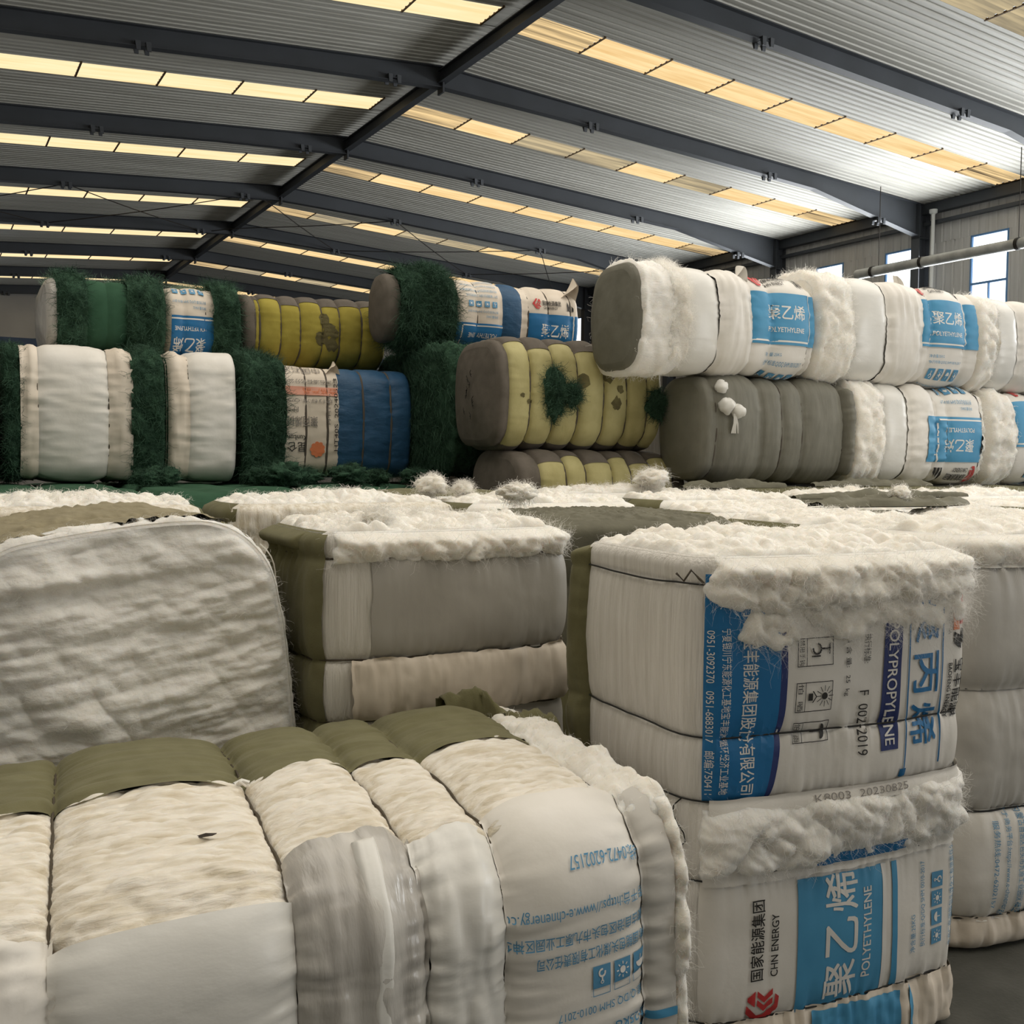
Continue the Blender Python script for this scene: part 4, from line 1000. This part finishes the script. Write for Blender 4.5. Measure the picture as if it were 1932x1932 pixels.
# ---- yellow bales in the middle
def yellow(label, x0, x1, yf, depth, z0, z1, cuts, seed, ycol='yellow_woven', endk='taupe_cover', wlo=-.335, whi=.30, stains=(), right_end=True, bulge=.06, write=False, w_end=None):
    B = lying(label, x0, x1, yf, depth, z0, z1, cuts, seed, STK, bulge=bulge, du=.014, rc=.11, re=.05)
    B.patch('end_wrap', endk, 0, cuts[0]-x0+.005, -B.P/2, B.P/2, spec='woven', fold=.004)
    for a, b in zip(cuts, list(cuts[1:])+[x1]):
        last = b == x1
        lo, hi = wlo+.02*math.sin(a*31), whi+.02*math.cos(a*17)
        B.patch('woven_panel', ycol if not (last and not right_end) else endk, a-x0, b-x0, lo, hi, off=.002, spec='woven', fold=.006, du=.012)
        B.patch('top_cover', endk, a-x0, b-x0, hi-.01, B.P+lo+.01, off=.006, spec='woven', fold=.006)
    B.cap(0, 'end_cover', endk, 'woven', bow=.04); B.cap(1, 'end_cover', endk, 'woven')
    for s in cuts: B.string(s-x0, .009, 'strap_grey', off=-.004, name='strap')
    for (X, Z, rx, rz) in stains:
        pg = Page(.02); rs = random.Random(int(X*100)); pts = [(rx*(1+.25*rs.uniform(-1, 1))*math.cos(2*PI*i/16), rz*(1+.25*rs.uniform(-1, 1))*math.sin(2*PI*i/16)) for i in range(16)]
        pts.append(pts[0])
        for (ax, az), (bx, bz) in zip(pts[:-1], pts[1:]):
            for q in range(4):
                i0, i1 = q/4, (q+1)/4
                pg.poly([(ax*i0, az*i0), (bx*i0, bz*i0), (bx*i1, bz*i1), (ax*i1, az*i1)] if q else [(0, 0), (bx*i1, bz*i1), (ax*i1, az*i1)][::-1], 'stain')
        mb = MB()
        u0, w0 = X-x0, Z-B.z0-B.ht
        pg.finish(mb, lambda v: B.pt(u0+v[:, 0], w0+v[:, 1], .0045, 'woven', .006)[0]); mb.build('stain', B.root)
    return B
Y1 = yellow('pale yellow bale with taupe straps and two green fibre tufts on its front', 3.27, 4.58, 6.0, .64, 1.79, 2.53, [3.34, 3.505, 3.685, 3.875, 4.085, 4.275, 4.45], 51,
            stains=((4.12, 2.30, .05, .06), (4.17, 2.10, .035, .05), (4.20, 2.20, .03, .03), (3.90, 2.24, .045, .05), (3.49, 2.09, .022, .02), (3.43, 2.13, .016, .016)))
pg = Page(.02)    # pen marks on the end cover
mb = MB(); rs = random.Random(3)
for i in range(9):
    y0 = -.08+.16*rs.random(); z0 = .46-.035*i; mb.tube([(-.712, y0+.012*math.sin(q*2.1+i), z0+.01*math.cos(q*1.7)-.006*q) for q in range(6)], .0022, 'ink_black', 4)
mb.build('pen_marks', Y1.root)
def fuzz(B, name, X, Z, rx, rz, n, k='green_fibre', body='green_fleece', seed=1, l=.07):
    th, ph = np.meshgrid(np.linspace(0, 2*PI, 33), np.linspace(0, PI/2, 12), indexing='ij')
    D = np.stack([np.sin(ph)*np.cos(th), -np.cos(ph), np.sin(ph)*np.sin(th)], -1).reshape(-1, 3)
    c = B.pt(np.array([X-B.x0]), np.array([Z-B.z0-B.ht]), 0.)[0]
    sh = 1+.35*fbm(D*2.2+seed, 3, 'r'); P = D*sh[:, None]*np.array([rx, .07, rz])+c
    mb = MB(); mb.grid(P.reshape(33, 12, 3), body); o = mb.build(name, B.root)
    f = MB(); strands(f, P, D, n, l, k, grav=(0, 0, -.03), seed=seed, width=.0016, out=.6, curl=.02); q = f.build('loose_fibres', o); q['kind'] = 'stuff'
fuzz(Y1, 'fibre_tuft', 3.68, 2.15, .10, .19, 1500, seed=2); fuzz(Y1, 'fibre_tuft', 3.80, 2.14, .06, .09, 700, seed=3)
fuzz(Y1, 'fibre_tuft', 4.51, 2.10, .09, .11, 1000, seed=4)
Y2 = yellow('yellow bale half hidden under the pale yellow one with tufts', 3.36, 4.72, 5.88, .66, 1.04, 1.785, [3.52, 3.72, 3.885, 4.095, 4.25, 4.43, 4.60], 52, right_end=False)
YT = yellow('mustard yellow bale with a dark clover shaped stain, top row at the back', 2.11, 3.24, 7.8, .75, 2.42, 2.96, [2.20, 2.235, 2.395, 2.545, 2.715, 2.855, 3.035], 53, 'mustard_woven', 'taupe_cover', wlo=-.40, whi=.20,
            stains=((2.76, 2.69, .05, .06), (2.70, 2.62, .05, .05), (2.79, 2.58, .05, .05), (2.73, 2.76, .04, .05), (2.80, 2.66, .04, .04)), bulge=.04)

# ---- green fibre bale behind the yellow ones and the bale on top of it
GF = dict(n=5000, l=.06, k='green_fibre', out=.5, width=.0014, g=.03, curl=.012)
B = lying('dark green fibre bale behind the pale yellow one, shaggy end facing left', 3.29, 4.7, 6.73, 1.42, 1.61, 2.54, [3.6, 4.0, 4.4], 54, STK, rc=.14)
B.cap(0, 'fibre_face', 'green_fleece', 'hairwall', off=.01, bow=.03, du=.014, fibres=dict(n=9000, l=.12, k='green_fibre', out=.25, width=.0016, g=.10, curl=.01))
whole(B, 'end_band', 'green_fleece', 3.29, 3.62, off=.006, spec='hairy', fibres=GF)
whole(B, 'cover', 'taupe_cover', 3.60, 4.7, spec='woven'); B.cap(1, 'end_cover', 'taupe_cover')
B = lying('bale on top at the centre, shaggy green left part and blue white sacks', 3.03, 4.73, 7.3, .38, 2.59, 3.11, [3.14, 3.60, 3.79, 4.0, 4.19, 4.245, 4.43, 4.64], 55, STK, bulge=.03, rc=.10, fb=.05)
whole(B, 'end_wrap', 'taupe_cover', 3.03, 3.145, spec='woven', fold=.005); B.cap(0, 'end_cover', 'taupe_cover', 'woven'); B.cap(1, 'end_cover', 'bag_cream', 'cloth')
whole(B, 'fibre_band', 'green_fleece', 3.14, 3.61, off=.03, spec='hairy', du=.014, fibres=dict(n=11000, l=.10, k='green_fibre', out=.5, width=.0016, g=.09, curl=.014))
B.patch('fibre_crest', 'green_fleece', .28, .52, B.w1-.1, B.wtop+.1, off=.06, spec='hairy', taper=.1, du=.014, fibres=dict(n=3500, l=.07, k='green_fibre', out=.8, width=.0016, g=.03, curl=.014))
whole(B, 'printed_bag', 'bag_cream', 3.60, 4.01, off=.004, spec='tight', fold=.008, art=[chn_art(B, 3.85, 2.62, 3.60-3.03, 4.01-3.03, True, .8, .8, 'ink_blue')])
whole(B, 'blue_band', 'blue_bag', 3.995, 4.195, off=.003, spec='tight', fold=.008)
whole(B, 'printed_bag', 'bag_cream', 4.18, 4.73, off=.004, spec='tight', fold=.010, art=[chn_art(B, 4.47, 2.70, 4.245-3.03, 4.73-3.03, False, .8, 1.0, 'ink_blue', False)])
B.ear('torn_corner', 'bag_cream', 1.60, B.w1-.02, .18, .15, .05)
for s in (3.60, 3.79, 4.245, 4.43, 4.64): B.string(s-3.03, .008, 'strap_grey', off=0, name='strap')

# ---- blue wrapped bale and the white ones, left
KB = lying('bale wrapped half in printed cream sacks and half in blue sacks', 1.97, 3.25, 7.3, .80, 1.58, 2.38, [2.24, 2.42, 2.58, 2.665, 2.855, 3.07], 56, STK, bulge=.025, rc=.08)
B = KB
pg = Page(CELL_FAR)
def ku(s, X0, X1, Z0, Z1, k, **kw): pg.text(s, -X1, -Z1, Z1-Z0, k, X1-X0, **kw)
ku('中国石油', 2.26, 2.54, 2.30, 2.35, 'ink_grey'); ku('中国石油石化分公司', 2.25, 2.66, 2.235, 2.265, 'ink_grey'); pg.rect(-2.68, -2.215, -2.23, -2.155, 'ink_pink'); ku('合格产品', 2.40, 2.65, 2.165, 2.205, 'ink_orange', dz=.001)
ku('执行标准:Q/SY', 2.25, 2.62, 2.10, 2.13, 'ink_grey'); ku('PP  H', 2.25, 2.36, 2.035, 2.07, 'ink_grey'); ku('聚丙烯树脂', 2.22, 2.50, 1.93, 2.005, 'ink_grey', bold=.005)
ku('KunLun', 2.28, 2.42, 1.835, 1.87, 'ink_black', bold=.005); ku('昆仑', 2.28, 2.42, 1.75, 1.82, 'ink_black', bold=.005)
for k in range(9): pg.disc(-2.505+.04*math.cos(k*2*PI/9), -1.77+.04*math.sin(k*2*PI/9), .017, 'ink_orange')
pg.disc(-2.505, -1.77, .04, 'ink_orange')
pg2 = Page(CELL_FAR); pg2.text('HT40S  20240523', -2.24, -2.66, .030, 'ink_black', .52); pg2.text('PPHT40S', -2.05, -2.60, .02, 'ink_grey', .22)
a, b = -B.x0, -B.z0-B.ht
whole(B, 'fibre_band', 'green_fleece', 1.97, 2.26, off=.055, spec='hairy', du=.014, fibres=dict(n=9000, l=.09, k='green_fibre', out=.6, width=.0016, g=.05, curl=.018))
whole(B, 'printed_bag', 'bag_cream', 2.23, 2.67, off=.004, spec='tight', fold=.006, art=[(pg, lambda x, y: (-x+a, -y+b), (-2.66, -2.37, -2.235, -1.6)), (pg2, lambda x, y: (-y+a, x-b*0+b+4.0), (-9, -9, 9, 9))])
whole(B, 'blue_bag', 'blue_bag', 2.66, 3.25, off=.006, spec='cloth', fold=.010)
B.cap(0, 'end_fibre', 'green_fleece', 'tight', bow=.012); B.cap(1, 'end_cover', 'blue_bag', 'cloth')
for s in (2.42, 2.58, 2.855, 3.07): B.string(s-1.97, .009, 'strap_grey', off=.004, name='strap')
B.ear('torn_corner', 'bag_cream', .66, B.w1, .13, .09, .03); B.ear('torn_corner', 'blue_bag', 1.27, B.w1, .08, .08, .03)

def white_wrapped(label, x0, x1, cuts, seed, g0, g1):
    B = lying(label, x0, x1, 7.3, .90, 1.555, 2.43, cuts, seed, STK, bulge=.05, rc=.07)
    whole(B, 'fibre_band', 'green_fleece', x0, cuts[0]+.004, off=.0, spec='hairy' if g0 else 'woven', fibres=GF if g0 else None)
    segs = list(zip(cuts, list(cuts[1:])+[x1]))
    for i, (p, q) in enumerate(segs):
        if i == len(segs)-1 and g1: whole(B, 'fibre_band', 'green_fleece', p-.01, q, off=.012, spec='hairy', du=.014, fibres=dict(GF, n=6000, l=.08))
        else: whole(B, 'bag_sheet', 'bag_cream' if i != 1 else 'bag_white', p-.005, q+.005, off=.0 if i == 1 else .012, spec='tight' if i == 1 else [(.016, (20, 2.5, 2.5), 2, 'r'), (.006, (8, 8, 8), 2, 'n')], fold=.016 if i == 1 else .012, foldlen=.14)
    B.cap(0, 'end_fibre', 'green_fleece', 'tight', bow=.012); B.cap(1, 'end_fibre', 'green_fleece', 'tight', bow=.012)
    for s in cuts[1:]: B.string(s-x0, .004, 'string', off=.0)
    return B
white_wrapped('tall white wrapped bale at the far left, dark green fibre band at its right', .47, 1.45, [.575, .67, 1.095, 1.24], 57, True, True)
white_wrapped('white wrapped bale between the two shaggy green bands, left back', 1.46, 1.925, [1.468, 1.605], 58, False, False)

# ---- top row at the left
B = lying('green wrapped bale on top at the far left with two shaggy bands', .78, 1.56, 7.8, .80, 2.44, 2.96, [.84, 1.03, 1.165, 1.30], 59, STK, bulge=.04, rc=.09)
whole(B, 'end_wrap', 'plastic_film', .78, .85, spec='cloth'); B.cap(0, 'end_cover', 'plastic_film', 'cloth'); B.cap(1, 'end_fibre', 'green_fleece', 'tight', bow=.012)
G2 = dict(n=4500, l=.08, k='green_fibre', out=.6, width=.0016, g=.04, curl=.015)
whole(B, 'fibre_band', 'green_fleece', .84, 1.035, off=.03, spec='hairy', du=.014, fibres=G2)
whole(B, 'green_cover', 'green_cover', 1.025, 1.17, spec='woven'); whole(B, 'green_cover', 'green_cover', 1.16, 1.305, spec='woven')
whole(B, 'fibre_band', 'green_fleece', 1.295, 1.56, off=.03, spec='hairy', du=.014, fibres=G2)
B.patch('pale_wisps', 'green_pale', .02, .78, B.wtop-.25, B.wtop+.1, off=-.01, spec='hairy', fibres=dict(n=1200, l=.07, k='green_pale', out=1., width=.0016, g=-.01, curl=.015))
for s in (1.165, 1.03): B.string(s-.78, .005, 'string', off=-.004)
B = lying('bale wrapped in upside down printed sacks on top, between green bands', 1.565, 2.10, 7.8, .80, 2.44, 2.955, [1.68, 1.835, 1.90], 60, STK, bulge=.03, rc=.09)
whole(B, 'printed_bag', 'bag_cream', 1.565, 1.91, off=.004, spec='tight', fold=.008, art=[chn_art(B, 1.74, 2.56, .03, .36, True, .72, .9, 'ink_blue')])
whole(B, 'fibre_band', 'green_fleece', 1.885, 2.10, off=.04, spec='hairy', du=.014, fibres=G2)
B.cap(0, 'end_cover', 'bag_cream'); B.cap(1, 'end_fibre', 'green_fleece', 'tight', bow=.012)
for s in (1.68, 1.835): B.string(s-1.565, .006, 'strap_grey', off=0)
B.patch('pale_wisps', 'green_pale', .1, .5, B.wtop-.2, B.wtop, off=-.01, spec='hairy', fibres=dict(n=700, l=.06, k='green_pale', out=1., width=.0016, g=-.01, curl=.015))

# ---- black netting bale cut by the left edge
B = lying('black net bundle cut off by the left edge beside the white wrapped bale', -.75, .38, 7.1, .9, 1.56, 2.28, [-.4, 0., .25], 61, STK, bulge=.05)
whole(B, 'net', 'black_net', -.75, .38, spec='hairy', fibres=dict(n=1500, l=.12, k='black_net', out=.6, width=.0015, g=.06)); B.cap(0, 'end_net', 'black_net'); B.cap(1, 'end_net', 'black_net', 'hairy', fibres=dict(n=900, l=.12, k='black_net', out=.6, width=.0015, g=.05))

# ------------------------------------------------------------------ small loose things
TG = 'loose tufts of white fleece on the bale tops'
tuft('fibre_tuft', 'round white fleece tuft on the field, before the blue wrapped bale', 'tuft', (2.36, 5.05, 1.53), .085, seed=1, group=TG)
tuft('fibre_tuft', 'smaller white tuft lying beside the round one', 'tuft', (2.52, 5.0, 1.53), .05, seed=2, group=TG)
tuft('fibre_tuft', 'large loose white tuft before the half hidden yellow bale', 'tuft', (4.02, 5.35, 1.56), .11, seed=3, group=TG, squash=.5, fl=.08)
tuft('fibre_tuft', 'white tuft at the left corner of the middle bale top', 'tuft', (1.34, 3.28, 1.475), .055, seed=4, group=TG)
tuft('fibre_tuft', 'flat white tuft behind the middle bale beside the olive cloth', 'tuft', (2.52, 4.42, 1.52), .09, seed=5, group=TG, squash=.45)
tuft('fibre_tuft', 'white tuft caught on the crumpled olive cloth', 'tuft', (4.30, 3.66, 1.54), .05, seed=6, group=TG, fl=.03, n=300)
GG = 'clumps of green fibre below the back stack'
for i, (x, y, r, t) in enumerate(((1.98, 6.95, .10, 'green fibre clump under the shaggy green band'), (2.12, 6.85, .13, 'green fibre clump left of the sack print'), (2.30, 6.9, .09, 'low green fibre clump under the sack print'),
        (2.56, 6.8, .12, 'round green fibre clump before the blue sacks'), (2.80, 6.9, .08, 'flat green clump under the blue sacks'), (3.0, 6.7, .09, 'flat green clump at the right end of the blue sacks'),
        (1.36, 6.95, .10, 'green clump at the foot of the dark green band, left'), (1.22, 6.8, .07, 'small green clump in the dark gap at left'))):
    tuft('fibre_clump', t, 'clump', (x, y, 1.545), r, 'green_fleece', 'green_fibre', 20+i, .55, 900, .05, GG, .5)
mb = MB(); th = np.linspace(0, 2*PI, 15); P = []
for j, sc in enumerate((0, .6, 1)):
    P.append([(sc*.021*math.cos(a)*(1+.3*math.sin(3*a)), sc*.010*math.sin(a)*(1+.4*math.cos(2*a)), .006*(1-sc)) for a in th])
mb.grid(np.array(P).transpose(1, 0, 2)[::-1], 'scrap_dark'); o = mb.build('dark_scrap', loc=(.508, 2.175, .921)); tag(o, 'small dark scrap lying on the white fleece of the low bale', 'scrap')
mb = MB(); mb.tube([(0, 0, 0), (.01, -.01, .012), (.02, -.03, .005), (.022, -.05, .012)], .003, 'fibre'); mb.tube([(.0, 0, .0), (.02, .005, .006), (.035, .0, .0)], .009, 'plastic_white', 8)
o = mb.build('plastic_scrap', loc=(.66, 2.53, .905)); tag(o, 'tiny white plastic scrap at the olive edge of the low bale', 'scrap')
